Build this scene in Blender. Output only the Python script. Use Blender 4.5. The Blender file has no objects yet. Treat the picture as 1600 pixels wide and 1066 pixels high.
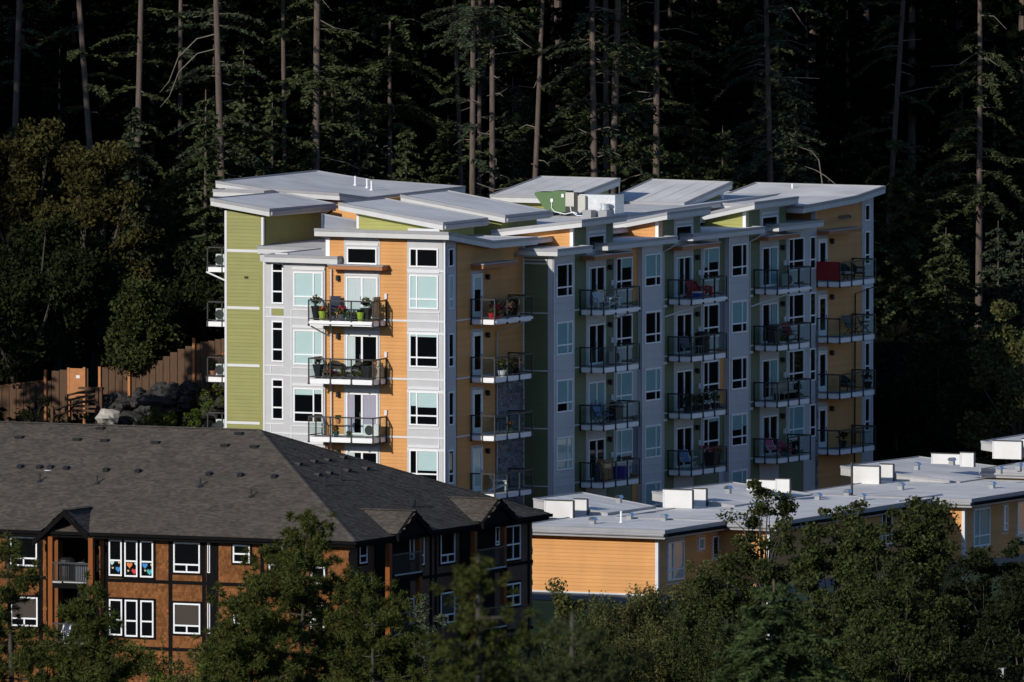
import bpy, math, random
import numpy as np
from mathutils import Vector, Matrix
random.seed(7)
sc = bpy.context.scene
col = sc.collection
R = math.radians

# ------------------------------------------------------------------ camera
FPX = 26500.0                       # focal length in photo pixels (1600 wide): a very long lens
PITCH = math.atan(1573 / FPX)
TH = R(64.0)
FH = np.array([math.sin(TH), math.cos(TH), 0.0])
RT = np.array([math.cos(TH), -math.sin(TH), 0.0])
FW = FH * math.cos(PITCH) + np.array([0, 0, -math.sin(PITCH)])
UP = np.cross(RT, FW)
def ray(x, y): return (x - 800) / FPX * RT - (y - 533) / FPX * UP + FW
CAM = np.array([0, 0, 12.0]) - FPX / 30.42 * ray(694.9, 503.1)
def at(x, y, **k):
    """the point of the plane X=, Y= or Z= that the photograph shows at (x, y)"""
    (a, v), = k.items(); i = 'XYZ'.index(a); r = ray(x, y)
    return CAM + (v - CAM[i]) / r[i] * r
def at_plane(x, y, p, n):
    r = ray(x, y); return CAM + ((np.array(p) - CAM) @ n) / (r @ n) * r
cam_d = bpy.data.cameras.new('camera'); cam = bpy.data.objects.new('camera', cam_d); col.objects.link(cam)
cam_d.sensor_width = 36; cam_d.lens = FPX / 1600 * 36
cam_d.clip_start = 5; cam_d.clip_end = 4000
cam.matrix_world = Matrix(((RT[0], UP[0], -FW[0], CAM[0]), (RT[1], UP[1], -FW[1], CAM[1]), (RT[2], UP[2], -FW[2], CAM[2]), (0, 0, 0, 1)))
cam_d.dof.use_dof = True; cam_d.dof.focus_distance = 876; cam_d.dof.aperture_fstop = 4.5
sc.camera = cam

# ------------------------------------------------------------------ light
SUN_EL = R(18.8)
SUN_H = np.array([-math.cos(R(11.5)), math.sin(R(11.5))])       # horizontal direction towards the sun
w = bpy.data.worlds.new('World'); sc.world = w; w.use_nodes = True
nt = w.node_tree
bg = nt.nodes['Background']
sky = nt.nodes.new('ShaderNodeTexSky'); sky.sky_type = 'NISHITA'; sky.sun_disc = False
sky.sun_elevation = SUN_EL; sky.sun_rotation = math.atan2(SUN_H[0], SUN_H[1])
sky.air_density = 1.0; sky.dust_density = 0.3; sky.ozone_density = 3.0
wb = nt.nodes.new('ShaderNodeVectorMath'); wb.operation = 'MULTIPLY'; wb.inputs[1].default_value = (.88, .97, 1.2)   # white balance of the photograph
nt.links.new(sky.outputs[0], wb.inputs[0]); nt.links.new(wb.outputs[0], bg.inputs[0]); bg.inputs[1].default_value = 0.085
sl = bpy.data.lights.new('sun', 'SUN'); sl.energy = 3.5; sl.angle = R(0.53); sl.color = (1.0, .945, .86)
so = bpy.data.objects.new('sun', sl); col.objects.link(so)
sv = Vector((SUN_H[0] * math.cos(SUN_EL), SUN_H[1] * math.cos(SUN_EL), math.sin(SUN_EL)))
so.rotation_euler = sv.to_track_quat('Z', 'Y').to_euler(); so.location = (-200, 60, 150)
vs = sc.view_settings; vs.view_transform = 'Standard'; vs.look = 'None'; vs.exposure = 0.0; vs.gamma = 1.0
sc.cycles.max_bounces = 6; sc.cycles.diffuse_bounces = 3; sc.cycles.glossy_bounces = 3
sc.cycles.transparent_max_bounces = 12; sc.cycles.transmission_bounces = 4

# ------------------------------------------------------------------ materials
M = {}
def mat(name, c, rough=.7, var=.12, scale=3.0, island=0.0, bump=0.0, bscale=40.0, spec=.4, metal=0.0, coat=0.0, trans=0.0, stretch=None):
    m = bpy.data.materials.new(name); m.use_nodes = True; n = m.node_tree.nodes; l = m.node_tree.links
    b = n['Principled BSDF']; b.inputs['Roughness'].default_value = rough; b.inputs['Metallic'].default_value = metal
    b.inputs['Specular IOR Level'].default_value = spec; b.inputs['Coat Weight'].default_value = coat
    b.inputs['Coat Roughness'].default_value = .04
    tc = n.new('ShaderNodeTexCoord'); src = tc.outputs['Object']
    if stretch:
        mp = n.new('ShaderNodeMapping'); mp.inputs['Scale'].default_value = stretch; l.new(src, mp.inputs[0]); src = mp.outputs[0]
    nz = n.new('ShaderNodeTexNoise'); nz.inputs['Scale'].default_value = scale; nz.inputs['Detail'].default_value = 5
    l.new(src, nz.inputs['Vector'])
    mr = n.new('ShaderNodeMapRange'); mr.inputs[1].default_value = .25; mr.inputs[2].default_value = .75
    mr.inputs[3].default_value = 1 - var; mr.inputs[4].default_value = 1 + var; l.new(nz.outputs[0], mr.inputs[0])
    fac = mr.outputs[0]
    if island:
        g = n.new('ShaderNodeNewGeometry'); m2 = n.new('ShaderNodeMapRange'); m2.inputs[3].default_value = 1 - island; m2.inputs[4].default_value = 1 + island
        l.new(g.outputs['Random Per Island'], m2.inputs[0]); mu = n.new('ShaderNodeMath'); mu.operation = 'MULTIPLY'
        l.new(fac, mu.inputs[0]); l.new(m2.outputs[0], mu.inputs[1]); fac = mu.outputs[0]
    vm = n.new('ShaderNodeVectorMath'); vm.operation = 'SCALE'; vm.inputs[0].default_value = c[:3]; l.new(fac, vm.inputs['Scale'])
    l.new(vm.outputs[0], b.inputs['Base Color'])
    if bump:
        bn = n.new('ShaderNodeTexNoise'); bn.inputs['Scale'].default_value = bscale; bn.inputs['Detail'].default_value = 3; l.new(src, bn.inputs['Vector'])
        bp = n.new('ShaderNodeBump'); bp.inputs['Strength'].default_value = bump; bp.inputs['Distance'].default_value = .03
        l.new(bn.outputs[0], bp.inputs['Height']); l.new(bp.outputs[0], b.inputs['Normal'])
    if trans:
        t = n.new('ShaderNodeBsdfTranslucent'); l.new(vm.outputs[0], t.inputs[0]); mx = n.new('ShaderNodeMixShader'); mx.inputs[0].default_value = trans
        l.new(b.outputs[0], mx.inputs[1]); l.new(t.outputs[0], mx.inputs[2]); l.new(mx.outputs[0], n['Material Output'].inputs[0])
    M[name] = m; return m
mat('orange', (.63, .315, .112), .7, .1, .7, island=.06, bump=.1, bscale=25, spec=.2, stretch=(1.2, 1.2, .35))
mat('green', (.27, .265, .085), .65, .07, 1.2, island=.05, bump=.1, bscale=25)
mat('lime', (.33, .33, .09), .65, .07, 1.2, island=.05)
mat('purple', (.16, .16, .2), .65, .06, 1.2)
mat('panel', (.5, .5, .505), .6, .06, 1.5, spec=.3)
mat('trim', (.66, .66, .67), .55, .05, 2)
mat('white', (.82, .82, .82), .45, .05, 2)
mat('screen_white', (.66, .65, .625), .5, .06, 1.5, spec=.25)
mat('fascia', (.55, .55, .54), .5, .06, 1.5)
mat('flashing', (.3, .3, .31), .45, .1, 1.5)
mat('membrane', (.77, .755, .725), .65, .16, .5, bump=.05, bscale=8, spec=.2)
mat('dark_metal', (.025, .025, .027), .45, .1, 5)
mat('lamp_black', (.015, .015, .015), .5, .1, 5)
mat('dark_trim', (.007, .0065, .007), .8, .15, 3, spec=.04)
mat('grey_metal', (.32, .33, .34), .35, .1, 4, metal=.6)
mat('shiny_metal', (.62, .64, .66), .35, .12, 4, metal=.4)
mat('hood_metal', (.55, .6, .66), .16, .06, 4, metal=1.0)
mat('concrete', (.42, .41, .4), .8, .1, 3)
mat('soffit', (.3, .29, .28), .8, .1, 3)
mat('wood_rust', (.38, .15, .055), .6, .15, 6, stretch=(1, 1, 8))
mat('blind', (.43, .58, .57), .25, .04, 2, spec=.5, coat=.6)
mat('blind_teal_shaded', (.13, .33, .36), .3, .08, 2, spec=.5, coat=.6)  # darker copy of the blind, shade of the dim facade put into its colour
mat('curtain_teal_shaded', (.17, .33, .35), .3, .2, 5, spec=.4, coat=.5, stretch=(9, 9, .3))  # curtain copy with the facade's shade put into its colour
mat('curtain', (.5, .58, .58), .3, .12, 5, spec=.5, coat=.6, stretch=(9, 9, .3))
mat('curtain_lilac', (.33, .32, .40), .3, .12, 5, spec=.5, coat=.6, stretch=(9, 9, .3))
mat('glass_dark', (.003, .0035, .0045), .03, .1, 2, spec=.35)
mat('room_object', (.35, .33, .3), .5, .4, 6, coat=.5)
mat('stone', (.2, .205, .23), .8, .15, 3, island=.35, bump=.3)
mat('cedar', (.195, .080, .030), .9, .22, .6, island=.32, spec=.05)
mat('cedar_shaded', (.12, .05, .024), .75, .14, .5, island=.25)  # cedar for the side away from the sun, shade put into the colour
mat('cedar_post', (.23, .075, .02), .75, .15, 4, stretch=(6, 6, .5), spec=.1)
mat('shingle', (.106, .091, .075), .95, .16, .9, island=.26, bump=.3, bscale=60, spec=.05)
mat('hvac_green', (.075, .15, .05), .45, .06, 2)
mat('fence_wood', (.10, .06, .038), .85, .25, 4, island=.3, stretch=(8, 8, .6), spec=.08)
mat('post_orange', (.42, .17, .06), .7, .15, 4)
mat('rock', (.05, .048, .046), .95, .45, 2.5, bump=1.0, bscale=6, spec=.08)
mat('rock_pale', (.42, .39, .34), .9, .25, 3, bump=.8, bscale=5)
mat('soil', (.010, .009, .006), .95, .4, .3, bump=.6, bscale=2, spec=.02)
mat('needle_soft', (.062, .088, .032), .8, .3, .6, island=.45, trans=.25, spec=.05)
mat('belt_grey_shaded', (.2, .2, .205), .65, .06, 1.5, spec=.2)  # grey darkened to carry the shade lying on the belt
mat('bark', (.122, .094, .078), .95, .35, 3, bump=.9, bscale=9, stretch=(3, 3, .5), spec=.05)
mat('bark_grey', (.075, .068, .056), .95, .3, 3, bump=.8, bscale=9, stretch=(3, 3, .5), spec=.05)
mat('dead_wood', (.2, .17, .14), .9, .25, 3, spec=.05)
mat('needle_shaded', (.007, .0105, .0045), .95, .3, .35, island=.4, trans=.1, spec=.01)  # darkened needle copy, forest shade put into the colour
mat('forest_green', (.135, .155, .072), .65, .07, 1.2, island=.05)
mat('needle', (.056, .070, .029), .85, .35, .35, island=.5, trans=.2, spec=.04)
mat('needle_blue', (.050, .065, .038), .85, .35, .35, island=.5, trans=.2, spec=.04)
mat('needle_pine', (.068, .078, .020), .8, .35, .6, island=.5, trans=.25, spec=.05)
mat('leaf_oak', (.050, .060, .019), .7, .35, .5, island=.5, trans=.25, spec=.08)
mat('leaf_dark', (.020, .026, .010), .75, .35, .5, island=.5, trans=.22, spec=.04)
mat('leaf_brown', (.060, .054, .018), .75, .45, .35, island=.5, trans=.25, spec=.04)
mat('leaf_mid', (.116, .12, .042), .7, .3, .5, island=.5, trans=.4, spec=.06)
mat('leaf_bright', (.09, .12, .022), .7, .3, .6, island=.45, trans=.3, spec=.06)
mat('leaf_silver', (.085, .105, .06), .65, .25, .6, island=.4, trans=.22, spec=.15)
mat('pot_lime', (.36, .46, .05), .45, .05, 3)
mat('pot_black', (.02, .02, .022), .45, .1, 3)
mat('pot_grey', (.1, .105, .12), .6, .1, 3)
mat('terracotta', (.42, .16, .08), .75, .1, 3)
mat('pot_green', (.03, .09, .06), .5, .1, 3)
mat('red', (.42, .015, .02), .5, .1, 3)
mat('dark_red', (.25, .012, .016), .7, .12, 2)
mat('pink', (.5, .07, .16), .6, .1, 3)
mat('petal_red', (.55, .02, .07), .6, .3, 6, island=.3)
mat('petal_orange', (.6, .12, .03), .6, .3, 6, island=.3)
mat('petal_pink', (.55, .12, .25), .6, .3, 6, island=.3)
mat('navy', (.02, .024, .05), .7, .15, 5)
mat('blue', (.02, .04, .3), .5, .1, 3)
mat('purple_bin', (.08, .05, .32), .5, .1, 3)
mat('teal', (.02, .25, .33), .6, .1, 3)
mat('wicker', (.05, .038, .03), .8, .3, 25, bump=.5, bscale=60)
mat('cushion', (.5, .47, .42), .9, .45, 9)
mat('canvas', (.38, .33, .26), .85, .12, 4)
mat('cabinet_wood', (.36, .16, .06), .6, .18, 4, stretch=(5, 5, .6))
mat('ac_beige', (.5, .48, .42), .6, .08, 3)
mat('plastic_white', (.72, .72, .7), .45, .05, 3)
mat('lounge_blue', (.12, .2, .32), .7, .15, 5)
mat('paper_orange', (.6, .17, .04), .7, .1, 3); mat('paper_blue', (.03, .22, .5), .7, .1, 3); mat('paper_teal', (.03, .38, .4), .7, .1, 3)
mat('paper_red', (.5, .03, .03), .7, .1, 3); mat('paper_pale', (.45, .6, .6), .7, .1, 3); mat('paper_cream', (.55, .45, .22), .7, .1, 3)
def glass_mat():
    m = bpy.data.materials.new('rail_glass'); m.use_nodes = True; n = m.node_tree.nodes; l = m.node_tree.links
    t = n.new('ShaderNodeBsdfTransparent'); t.inputs[0].default_value = (.92, .955, .95, 1)
    g = n.new('ShaderNodeBsdfGlossy'); g.inputs['Roughness'].default_value = .03
    lw = n.new('ShaderNodeLayerWeight'); lw.inputs[0].default_value = .5
    pw = n.new('ShaderNodeMath'); pw.operation = 'POWER'; pw.inputs[1].default_value = 5; l.new(lw.outputs['Facing'], pw.inputs[0])
    f = n.new('ShaderNodeMath'); f.operation = 'MULTIPLY_ADD'; f.inputs[1].default_value = .5; f.inputs[2].default_value = .02; l.new(pw.outputs[0], f.inputs[0])
    mx = n.new('ShaderNodeMixShader'); l.new(f.outputs[0], mx.inputs[0]); l.new(t.outputs[0], mx.inputs[1]); l.new(g.outputs[0], mx.inputs[2])
    l.new(mx.outputs[0], n['Material Output'].inputs[0]); M['rail_glass'] = m
glass_mat()

# ------------------------------------------------------------------ mesh helpers
class MB:
    def __init__(s): s.v = []; s.f = []
    def add(s, v, f):
        o = len(s.v); s.v += [tuple(map(float, p)) for p in v]; s.f += [tuple(i + o for i in q) for q in f]; return s
    def box(s, x0, x1, y0, y1, z0, z1):
        x0, x1 = sorted((x0, x1)); y0, y1 = sorted((y0, y1)); z0, z1 = sorted((z0, z1))
        return s.add([(x0, y0, z0), (x1, y0, z0), (x1, y1, z0), (x0, y1, z0), (x0, y0, z1), (x1, y0, z1), (x1, y1, z1), (x0, y1, z1)],
                     [(0, 3, 2, 1), (4, 5, 6, 7), (0, 1, 5, 4), (1, 2, 6, 5), (2, 3, 7, 6), (3, 0, 4, 7)])
    def quad(s, *p): return s.add(p, [tuple(range(len(p)))])
    def tube(s, pts, rad, n=6, cap=True):
        """a round bar along a polyline; rad is one radius or one per point"""
        pts = [np.array(p, float) for p in pts]
        if not hasattr(rad, '__len__'): rad = [rad] * len(pts)
        o = len(s.v); v = []
        for i, p in enumerate(pts):
            d = pts[min(i + 1, len(pts) - 1)] - pts[max(i - 1, 0)]; d = d / (np.linalg.norm(d) + 1e-9)
            a = np.cross(d, (0, 0, 1.0) if abs(d[2]) < .9 else (1.0, 0, 0)); a /= np.linalg.norm(a); b = np.cross(d, a)
            for k in range(n):
                t = 2 * math.pi * k / n; v.append(p + rad[i] * (math.cos(t) * a + math.sin(t) * b))
        f = []
        for i in range(len(pts) - 1):
            for k in range(n):
                k2 = (k + 1) % n; f.append((i * n + k, i * n + k2, (i + 1) * n + k2, (i + 1) * n + k))
        if cap: f.append(tuple(range(n))[::-1]); f.append(tuple(range((len(pts) - 1) * n, len(pts) * n)))
        return s.add(v, f)
    def lathe(s, prof, c=(0, 0, 0), n=12, sq=0):
        v = []; f = []
        for r, z in prof:
            for k in range(n):
                t = 2 * math.pi * (k + .5) / n; q = 1.0
                if sq: q = 1 / max(abs(math.cos(t)), abs(math.sin(t)))
                v.append((c[0] + r * q * math.cos(t), c[1] + r * q * math.sin(t), c[2] + z))
        m = len(prof)
        for i in range(m - 1):
            for k in range(n):
                k2 = (k + 1) % n; f.append((i * n + k, i * n + k2, (i + 1) * n + k2, (i + 1) * n + k))
        f.append(tuple(range(n))[::-1]); f.append(tuple(range((m - 1) * n, m * n)))
        return s.add(v, f)
    def prism(s, poly, d):
        """polygon in 3-D extruded by vector d"""
        n = len(poly); d = np.array(d, float); v = [np.array(p, float) for p in poly]; v2 = [p + d for p in v]
        return s.add(v + v2, [tuple(range(n)), tuple(range(n, 2 * n))[::-1]] + [(i, i + n, (i + 1) % n + n, (i + 1) % n) for i in range(n)])
    def mesh(s, name, m):
        me = bpy.data.meshes.new(name); me.from_pydata(s.v, [], s.f)
        if m: me.materials.append(M[m])
        me.update(); return me
WL = {}
def link(name, data, parent=None, loc=(0, 0, 0), rz=0.0):
    o = bpy.data.objects.new(name, data); col.objects.link(o)
    if parent is not None: o.parent = parent
    o.location = loc; o.rotation_euler = (0, 0, rz); return o
def wpos(o):
    p = Vector(o.location); q = o.parent
    while q is not None: p = p + Vector(q.location); q = q.parent
    return p
def part(name, mb, m, parent, kind=None, label=None):
    """a part given in world coordinates under an unrotated parent"""
    b = wpos(parent) if parent is not None else Vector((0, 0, 0))
    me = mb.mesh(name, m)
    if me.vertices:
        a = np.empty(len(me.vertices) * 3, 'f'); me.vertices.foreach_get('co', a); a = a.reshape(-1, 3) - np.array(b, 'f'); me.vertices.foreach_set('co', a.ravel()); me.update()
    o = link(name, me, parent)
    if kind: o['kind'] = kind
    if label: o['label'] = label
    return o
def sub(name, mb, m, parent, kind=None): # local coordinates of the parent
    o = link(name, mb.mesh(name, m), parent)
    if kind: o['kind'] = kind
    return o
def thing(name, label, cat, loc=(0, 0, 0), rz=0, group=None):
    o = link(name, None, None, tuple(map(float, loc)), rz); o.empty_display_size = .3
    o['label'] = label; o['category'] = cat
    if group: o['group'] = group
    return o
def tag(o, label, cat, group=None):
    o['label'] = label; o['category'] = cat
    if group: o['group'] = group
    return o
def copy_tree(o, parent=None):
    c = o.copy(); col.objects.link(c)
    if parent is not None: c.parent = parent
    for ch in list(o.children): copy_tree(ch, c)
    return c

# ------------------------------------------------------------------ ground
def ss(a, b, x):
    t = np.clip((x - a) / (b - a), 0, 1); return t * t * (3 - 2 * t)
def terr(X, Y):
    X = np.asarray(X, float); Y = np.asarray(Y, float)
    s = .15 * X + .95 * Y; D = 871 + .899 * X + .438 * Y
    h = -5 + (10.2 + 3 * ss(20, 40, X)) * ss(-5, 25, s) * ss(1, 14.5, X) + np.minimum(.45 * np.maximum(0, s - 28) * ss(17, 42, X), 70)
    h = h + 60 * np.maximum(0, 1 - D / 750) ** 2
    h = h + .4 * np.sin(X * .21 + 1) * np.cos(Y * .17)
    return h
def tz(X, Y): return float(terr(X, Y))
def ground():
    ls = np.concatenate([np.arange(-900, -80, 40), np.arange(-80, 81, 4), np.arange(120, 901, 40)])
    ds = np.concatenate([np.arange(-1000, -120, 30), np.arange(-120, 201, 4), np.arange(220, 1500, 60)])
    L, Dp = np.meshgrid(ls, ds); X = FH[0] * Dp + RT[0] * L; Y = FH[1] * Dp + RT[1] * L
    Z = terr(X, Y); n, m = L.shape
    v = np.stack([X, Y, Z], -1).reshape(-1, 3); mb = MB()
    f = [(i * m + j, i * m + j + 1, (i + 1) * m + j + 1, (i + 1) * m + j) for i in range(n - 1) for j in range(m - 1)]
    me = bpy.data.meshes.new('ground'); me.from_pydata(v.tolist(), [], f); me.materials.append(M['soil'])
    me.polygons.foreach_set('use_smooth', [True] * len(me.polygons)); me.update()
    o = link('ground', me); o['kind'] = 'structure'
ground()
# ------------------------------------------------------------------ building kit
# plane 'L': faces -X (sunlit side), runs along Y.  plane 'R': faces -Y (shaded side), runs along X.
RZ = {'L': -math.pi / 2, 'R': 0.0}
def fbox(mb, pl, c, a0, a1, z0, z1, d0, d1):
    """box on facade plane c; d = distance outwards"""
    if pl == 'L': mb.box(c - d0, c - d1, a0, a1, z0, z1)
    else: mb.box(a0, a1, c - d0, c - d1, z0, z1)
    return mb
def fpos(b, pl, c, a, z):
    p = Vector((c, a, z)) if pl == 'L' else Vector((a, c, z)); return p - wpos(b)
def siding(b, pl, c, a0, a1, z0, zt0, zt1, m, pitch=.185, name='siding'):
    """lap boards with real steps; the top may slope from zt0 (at a0) to zt1 (at a1)"""
    mb = MB(); z = z0; top = max(zt0, zt1); j = 0
    def ext(zz):
        lo, hi = a0, a1
        if zt0 < zz <= zt1: lo = a0 + (a1 - a0) * (zz - zt0) / (zt1 - zt0)
        if zt1 < zz <= zt0: hi = a0 + (a1 - a0) * (zt0 - zz) / (zt0 - zt1)
        return lo, hi
    def P(a, d, zz): return (c - d, a, zz) if pl == 'L' else (a, c - d, zz)
    while z < top - .01:
        zb = min(z + pitch, top); l0, h0 = ext(z); l1, h1 = ext(zb)
        # board length pieces, staggered joints
        if h0 - l0 > .05:
            mb.add([P(l0, .045, z), P(h0, .045, z), P(h1, .014, zb), P(l1, .014, zb), P(l0, .008, z), P(h0, .008, z)], [(0, 1, 2, 3), (4, 5, 1, 0)])
        z = zb; j += 1
    return part(name, mb, m, b, kind='stuff')
def bx(b, name, m, pl, c, a0, a1, z0, z1, d1, d0=-.02, label=None):
    return part(name, fbox(MB(), pl, c, a0, a1, z0, z1, d0, d1), m, b, label=label)
CACHE = {}
def cached(key, fn):
    if key not in CACHE: CACHE[key] = fn()
    return CACHE[key]
def window(b, pl, c, a, z, w, h, mull=(), trans=(), low_mull=None, blinds=None, dark_rim=False, fr=.075, ajar=None, head=True, m='white'):
    """a = left edge as seen from outside. blinds: {pane column: (fraction drawn, material)}"""
    mull = tuple(mull); trans = tuple(trans)
    def mk():
        mb = MB(); mb.box(0, w, -.06, 0, 0, fr); mb.box(0, w, -.06, 0, h - fr, h)
        mb.box(0, fr, -.06, 0, fr, h - fr); mb.box(w - fr, w, -.06, 0, fr, h - fr)
        for t in trans: mb.box(fr, w - fr, -.055, 0, h * t - fr / 2, h * t + fr / 2)
        for u in mull: mb.box(w * u - fr / 2, w * u + fr / 2, -.058, 0, fr, h - fr)
        if low_mull: mb.box(w * low_mull - fr / 2, w * low_mull + fr / 2, -.058, 0, fr, h * trans[0] - fr / 2)
        return mb.mesh('window', m)
    o = link('window', cached(('win', w, h, mull, trans, low_mull, fr, m), mk), b, fpos(b, pl, c, a, z), RZ[pl])
    us = [0] + [w * u for u in mull] + [w]
    vs_ = [0] + [h * t for t in trans] + [h]
    k = 0
    for i in range(len(us) - 1):
        x0 = us[i] + (fr if i == 0 else fr / 2); x1 = us[i + 1] - (fr if i == len(us) - 2 else fr / 2)
        for j in range(len(vs_) - 1):
            z0 = vs_[j] + (fr if j == 0 else fr / 2); z1 = vs_[j + 1] - (fr if j == len(vs_) - 2 else fr / 2)
            p = link('pane', cached(('pane', round(x1 - x0, 3), round(z1 - z0, 3)), lambda: MB().box(0, x1 - x0, -.012, .0, 0, z1 - z0).mesh('pane', 'glass_dark')), o, (x0, -.002, z0))
            if blinds and i in blinds:
                fr_, bm = blinds[i]; zlim = h - fr - (h - 2 * fr) * fr_
                y0 = max(z0, zlim)
                if z1 - y0 > .04:
                    link('roller_blind', cached(('bl', round(x1 - x0, 3), round(z1 - y0, 3), bm), lambda: MB().box(.01, x1 - x0 - .01, -.004, .0, 0, z1 - y0 - .01).mesh('roller_blind', bm)), o, (x0, -.016, y0))
    if ajar is not None:                       # an open casement leaf, hinged at the frame
        x0, x1, z0, z1, ang = ajar
        mb = MB(); W = x1 - x0; H = z1 - z0
        mb.box(0, W, -.03, 0, 0, .06); mb.box(0, W, -.03, 0, H - .06, H); mb.box(0, .06, -.03, 0, .06, H - .06); mb.box(W - .06, W, -.03, 0, .06, H - .06)
        s = sub('sash', mb, m, o); s.location = (x0, -.065, z0); s.rotation_euler = (0, 0, ang)
        if ang > math.pi / 2: pass
    if dark_rim:
        mb = MB(); t = .1; mb.box(-t, w + t, -.035, 0, -t, -.002); mb.box(-t, w + t, -.035, 0, h + .002, h + t); mb.box(-t, -.002, -.035, 0, -.002, h + .002); mb.box(w + .002, w + t, -.035, 0, -.002, h + .002)
        sub('rim', mb, 'dark_trim', o)
    elif head:
        link('head_trim', cached(('head', w), lambda: MB().box(-.08, w + .08, -.05, 0, h + .1, h + .24).mesh('head_trim', 'trim')), o)
        link('sill_trim', cached(('sill', w), lambda: MB().box(-.08, w + .08, -.045, 0, -.2, -.14).mesh('sill_trim', 'trim')), o)
    return o
def slider(b, pl, c, a, z, w, h, left='dark', right='dark', cur=0.0, curm='curtain', lcur=0.0):
    """sliding balcony door: frame, two leaves; cur = part of the right leaf that a curtain covers, lcur the left"""
    fr = .08
    def mk():
        mb = MB(); mb.box(0, w, -.07, 0, 0, .1); mb.box(0, w, -.07, 0, h - fr, h); mb.box(0, fr, -.07, 0, .1, h - fr); mb.box(w - fr, w, -.07, 0, .1, h - fr)
        mb.box(w * .5 - .05, w * .5 + .05, -.06, 0, .1, h - fr); return mb.mesh('sliding_door', 'white')
    o = link('sliding_door', cached(('sld', w, h), mk), b, fpos(b, pl, c, a, z), RZ[pl])
    for i, cv in ((0, lcur), (1, cur)):
        x0 = fr if i == 0 else w * .5 + .05; x1 = w * .5 - .05 if i == 0 else w - fr
        link('pane', cached(('pd', round(x1 - x0, 3), h), lambda: MB().box(0, x1 - x0, -.012, 0, 0, h - fr - .1).mesh('pane', 'glass_dark')), o, (x0, -.002, .1))
        if cv > 0:
            L = (x1 - x0) * cv; xs = x0 if i == 0 else x1 - L
            if cv >= .99: xs = x0
            def folds():
                mb = MB(); n = max(4, int(L / .09)); pr = [(L * k / n, -.006 - .014 * (k % 2)) for k in range(n + 1)]
                for (xa, ya), (xb, yb) in zip(pr, pr[1:]): mb.quad((xa, ya, 0), (xb, yb, 0), (xb, yb, h - fr - .12), (xa, ya, h - fr - .12))
                return mb.mesh('curtain', curm)
            link('curtain', cached(('cur', round(L, 3), h, curm), folds), o, (xs, -.012, .11))
    sub('handle', MB().box(w * .5 - .1, w * .5 - .07, -.09, -.06, .95, 1.15), 'grey_metal', o)
    return o
def hinged(b, pl, c, a, z, w=.95, h=2.2, blind=0):
    def mk():
        mb = MB(); mb.box(0, w, -.06, 0, h - .09, h); mb.box(0, .09, -.06, 0, 0, h - .09); mb.box(w - .09, w, -.06, 0, 0, h - .09)
        mb.box(.1, w - .1, -.045, 0, 0, .3); mb.box(.1, w - .1, -.045, 0, h - .22, h - .1); mb.box(.1, .2, -.045, 0, .3, h - .22); mb.box(w - .2, w - .1, -.045, 0, .3, h - .22)
        return mb.mesh('balcony_door', 'white')
    o = link('balcony_door', cached(('hd', w, h), mk), b, fpos(b, pl, c, a, z), RZ[pl])
    link('pane', cached(('hp', w, h), lambda: MB().box(.2, w - .2, -.012, 0, .3, h - .22).mesh('pane', 'glass_dark')), o, (0, -.002, 0))
    if blind: link('roller_blind', cached(('hb', w, h, blind), lambda: MB().box(.205, w - .205, -.02, -.015, h - .22 - (h - .52) * blind, h - .225).mesh('roller_blind', 'blind')), o)
    sub('handle', MB().box(w - .17, w - .13, -.1, -.045, .95, 1.1), 'grey_metal', o)
    return o
def balcony(b, pl, c, a, z, w, D, gutter='front', nf=3):
    """a = left end as seen from outside; z = floor. slab + posts + rails + glass"""
    def mk():
        mb = MB(); mb.box(0, w, -D, 0, -.22, -.02); mb.box(-.01, w + .01, -D - .012, -D + .05, -.25, .0); mb.box(-.01, .05, -D + .05, 0, -.25, .0); mb.box(w - .05, w + .01, -D + .05, 0, -.25, .0)
        return mb.mesh('balcony', 'white')
    o = link('balcony', cached(('bal', w, D), mk), b, fpos(b, pl, c, a, z), RZ[pl])
    link('underside', cached(('und', w, D), lambda: MB().box(.06, w - .06, -D + .06, -.0, -.245, -.221).mesh('underside', 'soffit')), o)
    link('deck', cached(('deck', w, D), lambda: MB().box(.055, w - .055, -D + .055, 0, -.019, .004).mesh('deck', 'concrete')), o)
    P = [(0.0, -.05), (0.0, -D * .5), (0.0, -D)] + [(w * k / nf, -D) for k in range(1, nf)] + [(w, -D), (w, -D * .5), (w, -.05)]
    pm = cached('post', lambda: MB().box(-.03, .03, -.03, .03, -.27, 1.06).box(-.045, .045, -.045, .045, -.29, -.2).mesh('post', 'dark_metal'))
    for x, y in P: link('post', pm, o, (x + (-.035 if x == 0 else .035 if x == w else 0), y - (.04 if y == -D else 0), 0))
    x0, x1, yf = -.035, w + .035, -D - .04
    def rails():
        mb = MB()
        for zz, t in ((1.04, .035), (.1, .02)):
            mb.box(x0 - .03, x1 + .03, yf - .03, yf + .03, zz - t, zz + t); mb.box(x0 - .03, x0 + .03, yf + .03, 0, zz - t, zz + t); mb.box(x1 - .03, x1 + .03, yf + .03, 0, zz - t, zz + t)
        return mb.mesh('handrail', 'dark_metal')
    link('handrail', cached(('rail', w, D), rails), o)
    gf = cached(('gf', w, nf), lambda: MB().box(.05, w / nf - .05, -.006, .006, .13, .99).mesh('glass_panel', 'rail_glass'))
    for k in range(nf): link('glass_panel', gf, o, (w * k / nf, yf, 0))
    gs = cached(('gs', D), lambda: MB().box(-.006, .006, .06, D / 2 - .06, .13, .99).mesh('glass_panel', 'rail_glass'))
    for x in (x0, x1):
        for y in (-D, -D * .5): link('glass_panel', gs, o, (x, y, 0))
    if gutter == 'front':
        sub('gutter', MB().box(0, w, -D - .11, -D - .016, -.16, -.06).box(-.0, w, -D - .11, -D - .10, -.06, -.03), 'white', o)
    return o
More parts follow.
